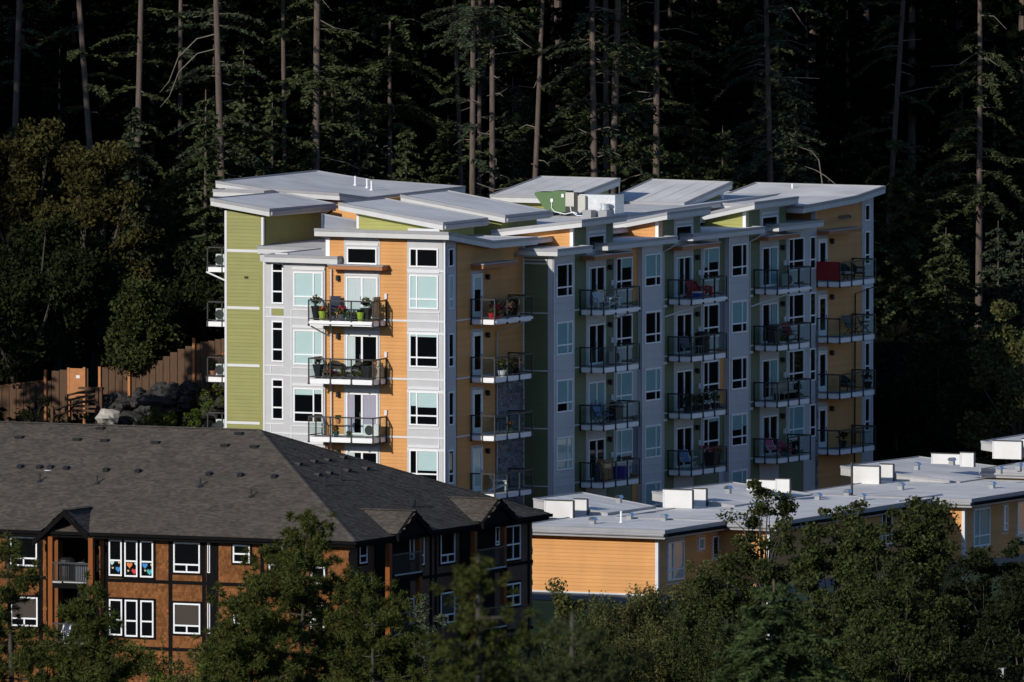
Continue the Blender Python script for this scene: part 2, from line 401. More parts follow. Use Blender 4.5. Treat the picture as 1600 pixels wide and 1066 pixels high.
def lamp(b, pl, c, a, z):
    o = link('wall_lamp', cached('lamp', lambda: MB().box(-.07, .07, -.05, 0, -.1, .12).lathe([(.1, -.16), (.1, .08), (.07, .12)], (0, -.14, 0), 8).mesh('wall_lamp', 'lamp_black')), b, fpos(b, pl, c, a, z), RZ[pl])
    return o
def socket(b, pl, c, a, z):
    return link('outlet_box', cached('sock', lambda: MB().box(-.07, .07, -.1, 0, -.12, .12).box(-.08, .08, -.11, -.0, .12, .15).mesh('outlet_box', 'trim')), b, fpos(b, pl, c, a, z), RZ[pl])
def pipe(b, pts, m='trim', r=.05, name='downpipe'):
    return part(name, MB().tube(pts, r, 6), m, b)
def roof(b, pts, th=.33, fl=.1, m='membrane', seams=0, along=0, fm='fascia'):
    """a roof slab over the top polygon pts (3-D, in order), with fascia and metal edge flashing"""
    pts = [np.array(p, float) for p in pts]; n = len(pts); dn = np.array([0, 0, -1.0])
    c = sum(pts) / n
    mb = MB(); ins = []
    mb.add([p - dn * .0 for p in pts], [tuple(range(n))]); mb.add([p + dn * (th - .02) for p in pts], [tuple(range(n))[::-1]])
    o = part('roof', mb, m, b)
    def out(p, e):
        q = p - c; q[2] = 0; return p + e * q / (np.linalg.norm(q) + 1e-9)
    f1 = MB(); f2 = MB()
    for i in range(n):
        p, q = pts[i], pts[(i + 1) % n]
        a0, a1 = out(p, .0), out(q, .0)
        f1.quad(a0 + dn * fl, a1 + dn * fl, a1 + dn * th, a0 + dn * th)
        b0, b1 = out(p, .035), out(q, .035)
        f2.quad(b0 - dn * .045, b1 - dn * .045, b1 + dn * fl, b0 + dn * fl)
        i0, i1 = out(p, -.12), out(q, -.12)
        f2.quad(b0 - dn * .045, i0 - dn * .045, i1 - dn * .045, b1 - dn * .045); f2.quad(i0 - dn * .045, i0 + dn * .03, i1 + dn * .03, i1 - dn * .045)
        f2.quad(b0 + dn * fl, b1 + dn * fl, a1 + dn * fl, a0 + dn * fl)
    bo = wpos(b)
    for nm, k, mm in (('fascia', f1, fm), ('flashing', f2, 'flashing')):
        k.v = [tuple(np.array(v) - np.array(bo)) for v in k.v]; sub(nm, k, mm, o)
    if seams and n == 4:
        s = MB(); A, B, C_, D_ = pts if along == 0 else (pts[1], pts[2], pts[3], pts[0])
        up = np.array([0, 0, .012])
        for k in range(1, seams):
            t = k / seams; p = A + (D_ - A) * t; q = B + (C_ - B) * t; e = (D_ - A) / np.linalg.norm(D_ - A) * .035
            s.quad(p - e + up * .3, q - e + up * .3, q + up, p + up); s.quad(p + up, q + up, q + e + up * .3, p + e + up * .3)
        s.v = [tuple(np.array(v) - np.array(bo)) for v in s.v]; sub('seam', s, m, o)
    return o
def vent_pipe(b, p, h=.6, r=.055, m='white'):
    p = np.array(p); return part('vent_pipe', MB().tube([p, p + (0, 0, h)], r, 8).tube([p, p + (0, 0, .06)], r * 1.8, 8), m, b)

# ------------------------------------------------------------------ the tall apartment building
B = thing('apartment_building', 'tall orange, green and grey apartment block with sloping pale grey roofs', 'building', (0, 0, 0))
FL = [12.0, 9.0, 6.0, 3.0]
def mass(x0, x1, y0, y1, z0, z1, m): return part('wall', MB().box(x0, x1, y0, y1, z0, z1), m, B)
YG = -1.4; YB = -1.7
# masses (the finishes are laid on them)
mass(.12, 9.24, .02, 6.85, -4, 15.55, 'orange')
mass(.52, 6.2, 6.85, 10.6, -4, 15.0, 'panel')
mass(6.72, 13.9, 13.83, 16.05, -4, 16.5, 'green')
mass(6.25, 15, 9.0, 13.83, -4, 14.85, 'green')
mass(9.26, 49.25, YG + .02, 12, -4, 14.9, 'green')
mass(9.3, 26, 5, 8.9, -4, 15.55, 'green'); mass(14.4, 26, 8.9, 15.9, -4, 15.55, 'green')
mass(26, 49.5, 3, 13.5, -4, 15.5, 'green')
# --- sunlit left side
siding(B, 'L', .1, 2.16, 6.8, 0, 16.1, 16.1, 'orange')
bx(B, 'corner_board', 'white', 'L', .1, 6.62, 6.86, 14.9, 16.25, .06)
bx(B, 'panel', 'panel', 'L', .1, 3.74, 5.81, 0, 16.2, .055)
part('wall', MB().prism([(.12, .02, 15.5), (9.24, .02, 15.5), (9.24, .02, 15.55), (4.7, .02, 15.58), (.12, .02, 16.28)], (0, 6.8, 0)), 'orange', B)
for j, z in enumerate(FL + [0.0]):
    bx(B, 'band', 'trim', 'L', .1, 2.17, 3.735, z - .05, z + .05, .065)
    bx(B, 'band', 'trim', 'L', .1, 5.815, 6.61, z - .05, z + .05, .065)
LB = {12.0: {0: (1, 'blind'), 1: (1, 'blind')}, 9.0: {0: (1, 'blind'), 1: (1, 'blind')}, 6.0: {0: (.17, 'blind'), 1: (.13, 'blind')}, 3.0: {0: (1, 'blind')}}
RB = {12.0: {0: (1, 'blind'), 1: (1, 'blind')}, 9.0: {0: (.06, 'blind'), 1: (.07, 'blind')}, 6.0: {0: (.42, 'blind'), 1: (.46, 'blind')}, 3.0: {1: (.62, 'blind')}}
# left bay and strip
bx(B, 'panel', 'panel', 'L', 0, 6.88, 9.27, 0, 14.98, 0, -.6)
bx(B, 'panel', 'panel', 'L', .5, 9.28, 10.6, 0, 15.3, 0, -.1)
bx(B, 'panel', 'panel', 'L', 0, 9.0, 10.62, 14.86, 15.2, .02, -.6)
for z in FL:
    window(B, 'L', 0, 8.68, z + .58, 1.7, 1.8, (.68,), (.29,), blinds=LB[z])
    bx(B, 'band', 'trim', 'L', 0, 6.9, 9.26, z - .05, z + .05, .03); bx(B, 'band', 'trim', 'L', 0, 8.79, 8.85, z - 2.2, z + .4, .028)
    window(B, 'L', .5, 10.19, z + .66, .68, 2.12, (), (.3, .8), head=False)
    for q in (-.05, .42): bx(B, 'band', 'trim', 'L', .5, 9.29, 10.59, z + q, z + q + .07, .025)
    bx(B, 'band', 'trim', 'L', .5, 10.24, 10.3, z - .0, z + .42, .024)
bx(B, 'panel', 'green', 'L', .5, 9.52, 10.19, 12.06, 12.4, .03)
bx(B, 'corner_board', 'trim', 'L', .5, 10.6, 10.7, 0, 15.2, .03)
# right bay, wrapping the corner
bx(B, 'panel', 'panel', 'L', 0, 0, 2.16, 0, 16.25, 0, -.2)
bx(B, 'panel', 'panel', 'R', 0, .0, 1.35, 0, 16.15, .0, -.1)
bx(B, 'corner_board', 'white', 'L', 0, -.03, .06, 0, 16.25, .03, -.09)
for z in FL:
    window(B, 'L', 0, 2.01, z + .63, 1.65, 1.75, (.26,), (.29,), blinds=RB[z], ajar=(.42, .02, .5, 1.7, 0) if False else None)
    window(B, 'R', 0, .36, z + .63, .62, 1.75, (), (.29,), blinds={0: (1, 'blind')} if z == 12 else None, head=False)
    bx(B, 'band', 'trim', 'L', 0, .07, 2.15, z - .05, z + .05, .03); bx(B, 'band', 'panel', 'R', 0, .02, 1.33, z - .05, z + .05, .03)
    bx(B, 'band', 'trim', 'L', 0, .31, .36, z - .62, z + .42, .028)
    bx(B, 'band', 'trim', 'L', 0, .07, 2.15, z - .7, z - .56, .034)
window(B, 'L', 0, 2.01, 14.78, 1.65, .98, (.26,), ()); window(B, 'R', 0, .36, 14.8, .62, .95, (), (), head=False)
bx(B, 'band', 'trim', 'L', 0, .07, 2.15, 14.55, 14.65, .034)
window(B, 'L', .045, 5.62, 14.85, 1.72, .86, (), ())
DOORS_L = {12.0: dict(lcur=1, cur=1), 9.0: dict(lcur=.55, cur=0), 6.0: dict(lcur=.5, cur=1, curm='curtain_lilac'), 3.0: dict(lcur=.5)}
for z in FL:
    slider(B, 'L', .045, 5.66, z + .05, 1.82, 2.15, **DOORS_L[z]); bx(B, 'head_trim', 'trim', 'L', .045, 3.8, 5.72, z + 2.27, z + 2.42, .05)
    lamp(B, 'L', .065, 6.12, z + 1.98 + .15)
    socket(B, 'L', .065, 3.38, z + 1.22)
balc_L = {}
for z in FL:
    if z > 4: balc_L[z] = balcony(B, 'L', .065, 7.02, z - .02, 3.62, 1.55, gutter='front' if z == 12 else None)
def canopy(b, pl, c, a, z, w, D=.75):
    o = link('canopy', cached(('can', w, D), lambda: MB().box(0, w, -D, 0, -.26, -.06).mesh('canopy', 'wood_rust')), b, fpos(b, pl, c, a, z), RZ[pl])
    link('canopy_top', cached(('cant', w, D), lambda: MB().box(-.05, w + .05, -D - .05, 0, -.058, .0).mesh('canopy_top', 'flashing')), o); return o
canopy(B, 'L', .065, 6.35, 14.85, 3.1)
pipe(B, [(-.45, 6.95, 15.0), (-.1, 6.55, 14.75), (-.05, 6.5, 14.6), (-.05, 6.5, 3)], 'trim', .045)
pipe(B, [(-1.55, 6.95, 11.7), (-.1, 6.6, 11.1)], 'trim', .04)
# --- shaded side of the corner block
siding(B, 'R', 0, 1.36, 4.7, 0, 15.95, 15.6, 'orange'); siding(B, 'R', 0, 4.7, 9.2, 0, 15.6, 15.6, 'orange')
bx(B, 'corner_board', 'white', 'R', 0, 9.1, 9.26, 0, 15.6, .05)
for z in FL + [0.0]:
    bx(B, 'band', 'trim', 'R', 0, 1.36, 9.09, z - .04, z + .04, .045)
for z in FL:
    bx(B, 'panel', 'panel', 'R', 0, 3.0, 4.35, z, z + 2.45, .05); hinged(B, 'R', -.05, 3.1, z + .05, 1.15, 2.25, blind=.35 if z == 12 else (1 if z == 3 else 0)); lamp(B, 'R', -.04, 4.75, z + 2.1)
balc_E = {z: balcony(B, 'R', -.04, 2.95, z - .02, 4.35, 1.35, gutter='front' if z == 12 else None) for z in FL}
canopy(B, 'R', -.04, 3.0, 14.85, 3.9, .7)
pipe(B, [(7.3, -1.35, 11.75), (5.9, -.12, 11.2), (5.9, -.1, 3)], 'panel', .04)
def stones(b, pl, c, a0, a1, z0, z1):
    mb = MB(); rs = random.Random(3); z = z0
    while z < z1:
        h = rs.uniform(.1, .2); a = a0
        while a < a1:
            wd = min(rs.uniform(.15, .5), a1 - a); d = rs.uniform(.05, .11)
            if wd > .03: fbox(mb, pl, c, a + .008, a + wd - .008, z + .008, min(z + h, z1) - .008, 0.0, d)
            a += wd
        z += h
    return part('stone_cladding', mb, 'stone', b, kind='stuff')
stones(B, 'R', 0, 5.85, 9.09, 0, 9.35)
for i, (bx_, hz) in enumerate(((8.2, 14.95), (8.9, 14.95))): part('duct_hood', MB().box(bx_ - .1, bx_ + .1, -.16, -.02, hz, hz + .18), 'grey_metal', B)
# --- recessed return wall and the long shaded facade
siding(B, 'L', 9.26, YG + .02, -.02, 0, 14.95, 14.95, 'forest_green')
for z in FL + [0.0]: bx(B, 'band', 'trim', 'L', 9.26, YG, -.03, z - .03, z + .03, .042)
PER = 10.63
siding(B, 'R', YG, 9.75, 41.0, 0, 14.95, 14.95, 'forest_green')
rb = random.Random(11)
strip_cols = [['orange', 'forest_green', 'panel', 'purple', 'orange'], ['forest_green', 'purple', 'orange', 'forest_green', 'panel'], []]
bayblind = {(0, 12.0): (0, 0), (0, 9.0): (1, 1), (0, 6.0): (.72, 1), (0, 3.0): (1, 1), (1, 12.0): (.72, .7), (1, 9.0): (0, 0), (1, 6.0): (.72, .72), (1, 3.0): (1, 1), (2, 12.0): (0, 0), (2, 9.0): (.72, .7), (2, 6.0): (0, 0), (2, 3.0): (.5, .4)}
w2blind = {(0, 12.0): (0, .3), (0, 9.0): (.05, 0), (0, 6.0): (1, 1), (0, 3.0): (.8, .85), (1, 12.0): (.6, .45), (1, 9.0): (0, .0), (1, 6.0): (0, 0), (1, 3.0): (0, .1), (2, 12.0): (0, 0), (2, 9.0): (0, 0), (2, 6.0): (0, 0), (2, 3.0): (1, 1)}
balc_M = {}
for k in range(3):
    o = k * PER
    # projecting bay
    x0, x1 = 9.3 + o, 11.75 + o
    bx(B, 'panel', 'panel', 'R', YB, x0, x1, 0, 14.98, .0, -.34)
    if k == 0: bx(B, 'panel', 'panel', 'L', 9.24, YB + .02, YG - .0, 0, 14.98, .0, -.05)
    bx(B, 'corner_board', 'trim', 'R', YB, x1 - .07, x1, 0, 14.98, .025); bx(B, 'corner_board', 'trim', 'R', YB, x0, x0 + .07, 0, 14.98, .025)
    for z in FL + [0.0]:
        for dz, hh in ((-.04, .07), (.42, .05), (-.6, .05)): bx(B, 'band', 'panel', 'R', YB, x0 + .09, x1 - .09, z + dz, z + dz + hh, .024)
        f0, f1 = bayblind.get((k, z), (1, 1)); bl = {}
        if f0: bl[0] = (f0, 'blind_teal_shaded')
        if f1: bl[1] = (f1, 'blind_teal_shaded')
        aj = (1.86, 1.86 + .55, .53, 1.66, R(168)) if (k, z) in ((0, 12.0), (2, 3.0)) else None
        window(B, 'R', YB, x0 + .3, z + .8, 1.93, 1.72, (.68,), (.29,), blinds=bl, head=False, ajar=None)
        if aj:
            pass
    # clerestory box above
    cx0, cx1 = 12.3 + o, 17.0 + o
    part('wall', MB().box(cx0, cx1, YG + .015, .2, 14.9, 15.95), 'green', B)
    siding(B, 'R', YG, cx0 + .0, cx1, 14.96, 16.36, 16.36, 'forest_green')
    bx(B, 'panel', 'panel', 'R', YG, 13.72 + o, 16.12 + o, 0, 16.36, .05)
    window(B, 'R', YG - .05, 13.9 + o, 14.98, 1.95, .82, (), ())
    bx(B, 'corner_board', 'trim', 'L', cx0 + .02, YG - .03, YG + .2, 15.0, 16.3, .03)
    canopy(B, 'R', YG - .036, 13.1 + o, 14.82, 4.6 if k < 2 else 4.0, .8)
    for z in FL:
        curt = {(0, 12.0): dict(lcur=.4), (0, 9.0): {}, (0, 6.0): dict(lcur=1, cur=.9), (1, 12.0): dict(lcur=.5, cur=.25), (2, 12.0): dict(cur=.8), (2, 3.0): dict(lcur=.3), (2, 6.0): dict(cur=.8), (2, 9.0): dict(cur=.8)}.get((k, z), {})
        slider(B, 'R', YG - .05, 13.92 + o, z + .05, 1.95, 2.1, curm='curtain_teal_shaded', **curt)
        lamp(B, 'R', YG - .036, 16.45 + o, z + 2.05); socket(B, 'R', YG - .036, 16.75 + o, z + 1.2)
        # second window beside the balcony
        bx(B, 'panel', 'panel', 'R', YG, 17.05 + o, 19.25 + o, z + .1, z + 2.98, .05)
        f0, f1 = w2blind[(k, z)]; bl = {}
        if f0: bl[0] = (f0, 'blind_teal_shaded')
        if f1: bl[1] = (f1, 'blind_teal_shaded')
        window(B, 'R', YG - .05, 17.25 + o, z + .72, 1.95, 1.75, (.32 if z != 6.0 or k != 0 else .3,), (.29,), blinds=bl, head=False)
        balc_M[(k, z)] = balcony(B, 'R', YG - .036, 13.0 + o, z - .02, 4.25 if k < 2 else 4.1, 1.35, gutter='front' if z == 12 else None)
        bx(B, 'band', 'trim', 'R', YG, 11.78 + o, 12.98 + o, z - .03, z + .03, .045)
    # coloured strip between the second window and the next bay
    if k < 2:
        for j, cn in enumerate(strip_cols[k]):
            z = 12.0 - 3 * j
            bx(B, 'panel', cn, 'R', YG, 19.27 + o, 20.3 + o if k == 0 else 19.9 + o, z + .12, z + 3.1 - (.15 if j == 0 else 0), .06)
            bx(B, 'panel', 'panel', 'R', YG, 19.27 + o, 19.9 + o, z - .15, z + .1, .058)
            ps = MB()
            for q in range(2): ps.tube([(19.4 + o + q * .3, YG - .06, z + .05 + (2.95 if j == 0 else 0)), (19.4 + o + q * .3, YG - .3, z - .02 + (2.95 if j == 0 else 0))], .07, 8)
            part('duct_hood', ps, 'grey_metal', B)
    # downpipe
    if k > 0:
        pipe(B, [(12.6 + o, YG - .75, 14.95), (12.6 + o, YG - .35, 14.7), (12.3 + o, YG - .12, 14.55), (12.3 + o, YG - .12, 2)], 'trim', .045)
        pipe(B, [(15.0 + o, YG - 1.4, 11.75), (12.4 + o, YG - .15, 11.1)], 'trim', .04)
        for z in (11.6, 8.6, 5.6): bx(B, 'pipe_bracket', 'trim', 'R', YG, 12.1 + o, 12.55 + o, z, z + .12, .2)
    else: pipe(B, [(17.0, YG - 1.4, 11.75), (16.9, YG - .1, 11.3)], 'panel', .035)
# narrow window strip and right end
bx(B, 'panel', 'panel', 'R', YG, 40.5, 42.1, 0, 14.98, .052)
siding(B, 'R', YG, 42.1, 47.9, 0, 16.0, 16.2, 'orange')
bx(B, 'panel', 'panel', 'R', YG, 47.9, 49.3, 0, 16.45, .055)
part('wall', MB().box(42.1, 49.25, YG + .02, 3.5, 14.8, 16.15), 'orange', B)
bx(B, 'corner_board', 'trim', 'R', YG, 49.24, 49.32, 0, 16.4, .07)
bx(B, 'corner_board', 'trim', 'L', 42.1, YG - .03, YG + .25, 14.9, 16.0, .05)
balc_D = {}
for z in FL:
    window(B, 'R', YG - .052, 41.2, z + .7, .75, 1.75, (), (.29,), head=False)
    bx(B, 'panel', 'panel', 'R', YG, 42.2, 43.5, z, z + 2.5, .045); hinged(B, 'R', YG - .045, 42.3, z + .05, 1.1, 2.2); lamp(B, 'R', YG - .036, 43.9, z + 2.1)
    window(B, 'R', YG - .055, 48.2, z + .6, .65, 1.8, (), (.29,), head=False)
    balc_D[z] = balcony(B, 'R', YG - .036, 42.15, z - .02, 4.45, 1.35, gutter=None)
window(B, 'R', YG - .055, 48.2, 14.95, .65, .9, (), (), head=False)
canopy(B, 'R', YG - .036, 42.2, 14.75, 4.2, .7)
for z in (9.4,): stones(B, 'R', YG - .05, 41.97, 42.18, 0, z)
for q in range(4): part('duct_hood', MB().tube([(45.0 + q * .35, YG - .03, 15.35), (45.0 + q * .35, YG - .25, 15.28)], .08, 8), 'grey_metal', B)
pipe(B, [(48.9, YG - 1.4, 11.75), (46.9, YG - .12, 11.1), (46.9, YG - .1, 2)], 'dark_trim', .04)
# --- green tower at the left
siding(B, 'L', 6.7, 13.92, 15.95, 0, 16.75, 17.05, 'green')
siding(B, 'R', 13.81, 6.85, 13.9, 0, 16.75, 16.75, 'green')
part('wall', MB().prism([(6.72, 13.83, 16.4), (6.72, 16.05, 16.4), (6.72, 16.05, 17.1), (6.72, 13.83, 16.8)], (7.1, 0, 0)), 'green', B)
bx(B, 'corner_board', 'trim', 'L', 6.7, 13.8, 13.93, 0, 16.75, .05, -.1); bx(B, 'corner_board', 'trim', 'L', 6.7, 15.94, 16.07, 0, 17.05, .05)
for z in (14.98, 12.0, 9.0, 6.0): bx(B, 'band', 'trim', 'L', 6.7, 13.94, 15.93, z - .07, z + .07, .045)
bx(B, 'duct_hood', 'lamp_black', 'L', 6.7, 14.7, 14.9, 13.55, 13.65, .1)
pipe(B, [(6.45, 13.75, 14.9), (6.6, 13.75, 14.6), (6.6, 13.72, 0)], 'trim', .045)
balc_F = {}
FF = [14.0, 11.15, 8.25, 5.35]
for z in FF:
    # small side balconies behind the tower, seen end on
    mb = MB().box(8.0, 11.5, 16.06, 17.8, z - .25, z + .0); s = part('balcony', mb, 'white', B)
    mb = MB(); zz = z
    for x in (8.0, 9.7, 11.4):
        for y in ((17.75,) if x > 8 else (16.9, 17.75)): mb.box(x - .03, x + .03, y - .03, y + .03, z - .25, z + 1.06)
    mb.box(7.97, 8.03, 16.1, 17.78, z + 1.0, z + 1.07); mb.box(8, 11.5, 17.72, 17.78, z + 1.0, z + 1.07); mb.box(7.97, 8.03, 16.1, 17.78, z + .08, z + .12)
    sub('handrail', mb, 'dark_metal', s); sub('glass_panel', MB().box(7.99, 8.0, 16.1, 17.72, z + .13, z + .98), 'rail_glass', s)
    balc_F[z] = (8.0, 16.05)
pipe(B, [(7.95, 17.8, 13.75), (8.1, 16.2, 13.1)], 'white', .045)

# --- roofs
def P2(x, y, **k): return at(x, y, **k)
# R1 tower roof
a = P2(329, 310.5, X=6.1); b_ = P2(421, 327.6, X=6.1); c_ = P2(525, 319, Y=b_[1]); d_ = P2(436, 300.7, Y=a[1])
roof(B, [a, b_, c_, d_], .36, .12, seams=5)
part('gutter', MB().box(6.2, c_[0], b_[1] - .12, b_[1] - .03, b_[2] - .3, b_[2] - .12), 'flashing', B)
pipe(B, [(13.2, b_[1] - .1, 16.8), (13.6, 13.75, 16.5), (13.6, 13.72, 15.6)], 'dark_trim', .045)
# R14 sliver behind
a = P2(333, 297, X=14.6); b2 = P2(412, 299.8, X=14.6)
roof(B, [a, b2, b2 + (1.2, 0, 0), a + (1.2, 0, 0)], .33, .1)
# R2 big rear roof
X0 = 16.0; a = P2(337, 283.6, X=X0); m_ = P2(412, 295.5, X=X0); b_ = P2(530.5, 303.3, X=X0); e_ = P2(577, 309.5, Y=b_[1]); f_ = P2(727, 292, Y=e_[1]); g_ = P2(493, 267, Y=a[1]); h_ = P2(580, 281.5, Y=m_[1])
def roof_multi(b, polys, outline, th=.33, fl=.1):
    o = part('roof', (lambda mb: [mb.add(p, [tuple(range(len(p)))]) for p in polys] and mb)(MB()), 'membrane', b)
    bo = np.array(wpos(b)); f1 = MB(); f2 = MB(); dn = np.array([0, 0, -1.0]); n = len(outline); f3 = MB()
    for pp in polys: f3.add([np.array(p) + dn * (th - .02) - bo for p in pp], [tuple(range(len(pp)))])
    for i in range(n):
        p, q = np.array(outline[i]) - bo, np.array(outline[(i + 1) % n]) - bo
        f1.quad(p + dn * fl, q + dn * fl, q + dn * th, p + dn * th)
        e = np.cross(q - p, (0, 0, 1)); e = e / (np.linalg.norm(e) + 1e-9) * .03
        cc = np.array(sum(np.array(t) for t in outline) / n) - bo
        if e @ ((p + q) / 2 - cc) < 0: e = -e
        f2.quad(p + e - dn * .045, q + e - dn * .045, q + e + dn * fl, p + e + dn * fl); f2.quad(p + e - dn * .045, p - e * 4 - dn * .045, q - e * 4 - dn * .045, q + e - dn * .045); f2.quad(p - e * 4 - dn * .045, p - e * 4 + dn * .03, q - e * 4 + dn * .03, q - e * 4 - dn * .045)
        f2.quad(p + e + dn * fl, q + e + dn * fl, q + dn * fl, p + dn * fl)
    sub('fascia', f1, 'fascia', o); sub('flashing', f2, 'flashing', o); sub('soffit', f3, 'soffit', o); return o
mid = h_ + (f_ - h_) * .0
roof_multi(B, [[a, m_, h_, g_], [m_, b_, e_, h_], [e_, f_, h_]], [a, m_, b_, e_, f_, h_, g_])
part('wall', MB().box(X0 + .8, 27, 13.5, 20.0, 8, 17.1), 'orange', B)
part('wall', MB().box(X0 + .8, 25, 18.0, 20.0, 8, 17.4), 'orange', B)
for x, y in ((555, 290), (573.5, 294), (580.5, 297.5)): vent_pipe(B, at_plane(x, y, e_, np.cross(h_ - e_, m_ - e_)), .5)
# R4 / R5 low roofs over the left bay
a = P2(402, 385.5, X=6.0); b_ = P2(515, 389.5, X=6.0); c_ = P2(502, 373.5, Y=a[1]); d_ = np.array([c_[0], b_[1], c_[2] + .05])
roof(B, [a, b_, d_, c_], .36, .11)
part('wall', MB().box(6.3, 14, 9.4, 13.8, 14, 15.0), 'panel', B)
a = P2(414, 398.6, X=-.5); b_ = P2(527, 402, X=-.5)
roof(B, [a, b_, b_ + (6.4, 0, .0), a + (6.4, 0, .0)], .36, .1)
# R3 corner roof: falls away from the street, then level
a = P2(491, 358, X=-.6); b_ = P2(701.3, 364, X=-.6); v_ = P2(771, 377.5, Y=b_[1]); w_ = P2(840, 371.5, Y=b_[1])
vl = np.array([v_[0], a[1], v_[2]]); wl = np.array([w_[0], a[1], w_[2]])
roof_multi(B, [[a, b_, v_, vl], [vl, v_, w_, wl]], [a, b_, v_, w_, wl, vl], .36, .11)
# R6 mono-pitch behind it
p6 = P2(618, 356.5, Z=16.2); q6 = P2(502.5, 334.8, X=p6[0]); n6 = np.cross((1.0, 0, 0), q6 - p6)
roof(B, [at_plane(502.5, 360, p6, n6), at_plane(585, 362.5, p6, n6), p6, q6], .16, .05)
# R7, R8 mono-pitch strips
def shed_y(x1, y1, x2, y2, X, xb, yb, th=.36, wallm='lime', zb=15.4, seams=6):
    a = P2(x1, y1, X=X); b = P2(x2, y2, X=X); c = P2(xb, yb, Y=b[1]); d = np.array([c[0], a[1], a[2]])
    c = np.array([c[0], b[1], b[2]])
    roof(B, [a, b, c, d], th, .11, seams=seams)
    part('gutter', MB().box(X + .1, c[0], b[1] - .13, b[1] - .04, b[2] - .3, b[2] - .12), 'flashing', B)
    xw = X + .7; t = .42
    def zt(y): return a[2] + (b[2] - a[2]) * (a[1] - y) / (a[1] - b[1]) - th - .04
    y0, y1_ = b[1] + .5, a[1] - .8
    part('wall', MB().prism([(xw, y0, zb), (xw, y1_, zb), (xw, y1_, zt(y1_)), (xw, y0, zt(y0))], (c[0] - xw - .6, 0, 0)), wallm, B)
    siding(B, 'L', xw - .012, y0, y1_, zb, zt(y0), zt(y1_), wallm)
    bx(B, 'corner_board', 'trim', 'L', xw - .012, y1_ - .06, y1_ + .08, zb, zt(y1_), .05)
    return a, b, c, d
shed_y(529, 317.5, 692, 349, 6.0, 762, 339)
shed_y(626, 305.5, 789, 337.5, 12.0, 860, 330.5)
# orange block peeping out behind the tower
part('wall', MB().box(12.6, 16, 10.6, 12.2, 15, 17.1), 'orange', B); bx(B, 'corner_board', 'trim', 'L', 12.6, 10.5, 10.62, 15.2, 17.1, .04)
# flat middle roof
roof(B, [(9.75, 6.8, 15.8), (9.75, -.4, 15.8), (45, 1.6, 15.78), (45, 9, 15.78)], .25, .08)
roof(B, [(16.5, 9.5, 16.0), (16.5, 2.6, 16.0), (47, 2.6, 16.42), (47, 9.5, 16.42)], .25, .08)
# clerestory sheds rising to the shaded side
RC = [(767.5, 361, 909, 345), (955, 350, 1042.5, 333), (1091.6, 336, 1179, 317)]
for k, (x1, y1, x2, y2) in enumerate(RC):
    hi = P2(x2, y2, Y=-2.2); Xf = hi[0]; lo = P2(x1, y1, X=Xf); Lx = (5.4, 5.35, 5.5)[k]
    roof(B, [lo, hi, hi + (Lx, 0, .05), lo + (Lx + 4.6, 0, .0)], .33, .1, seams=4)
    xw = Xf + .62
    def zt(y): return hi[2] + (lo[2] - hi[2]) * (y - hi[1]) / (lo[1] - hi[1]) - .31
    y0, y1_ = YG, lo[1]
    part('wall', MB().prism([(xw, y0, 14.9), (xw, y1_, 14.9), (xw, y1_, zt(y1_)), (xw, y0, zt(y0))], (4.0, 0, 0)), 'lime' if k == 2 else 'orange', B)
    siding(B, 'L', xw - .012, y0 + .1, y1_, 15.1, zt(y0), zt(y1_), 'lime' if k == 2 else 'orange')
    bx(B, 'corner_board', 'white', 'L', xw - .012, y0 - .02, y0 + .16, 15.0, zt(y0), .05)
    part('wall', MB().box(12.3 + k * PER, 17.0 + k * PER, YG + .015, YG + .4, 16.0, zt(y0)), 'green', B)
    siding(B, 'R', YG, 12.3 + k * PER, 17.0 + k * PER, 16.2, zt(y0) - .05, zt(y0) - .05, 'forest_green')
# low roofs over the bays
for (x1, y1, x2, y2, X1) in ((871, 390, 926, 384.6, None), (950, 384, 1059, 370, None), (1083, 368, 1195.5, 354.8, None), (1217, 354, 1287, 343.8, None)):
    p = P2(x1, y1, Y=-2.25); q = P2(x2, y2, Y=-2.25); z = 15.33; W_ = 3.3
    roof(B, [(p[0], W_ - 2.25, z), (p[0], -2.25, z), (q[0], -2.25, z), (q[0], W_ - 2.25, z)], .32, .1)
    part('wall', MB().box(p[0] + .6, q[0] - .8, YG + .03, 1.2, 14.5, 15.05), 'panel', B)
# R11, R12 rear sheds rising away
a = P2(766, 305, X=30); b_ = P2(862, 314, X=30); c_ = P2(845, 276, X=36); d_ = np.array([36, b_[1], c_[2]]); d_ = P2(969, 279.5, X=36); b_ = np.array([30, d_[1], a[2]])
roof(B, [a, b_, d_, c_], .36, .11, seams=5, along=1)
part('wall', MB().prism([(30.6, b_[1] + .4, 15), (35.4, b_[1] + .4, 15), (35.4, b_[1] + .4, c_[2] - .4), (30.6, b_[1] + .4, a[2] - .3)], (0, a[1] - b_[1] - .8, 0)), 'green', B)
a = P2(977, 316, X=36); c_ = P2(1017.5, 280.5, X=42); d_ = P2(1144, 285, X=42); b_ = np.array([36, d_[1], a[2]]); a = np.array([36, c_[1], a[2]])
roof(B, [a, b_, d_, c_], .36, .11, seams=5, along=1)
part('wall', MB().prism([(36.6, b_[1] + .4, 15), (41.4, b_[1] + .4, 15), (41.4, b_[1] + .4, c_[2] - .4), (36.6, b_[1] + .4, a[2] - .3)], (0, a[1] - b_[1] - .8, 0)), 'green', B)
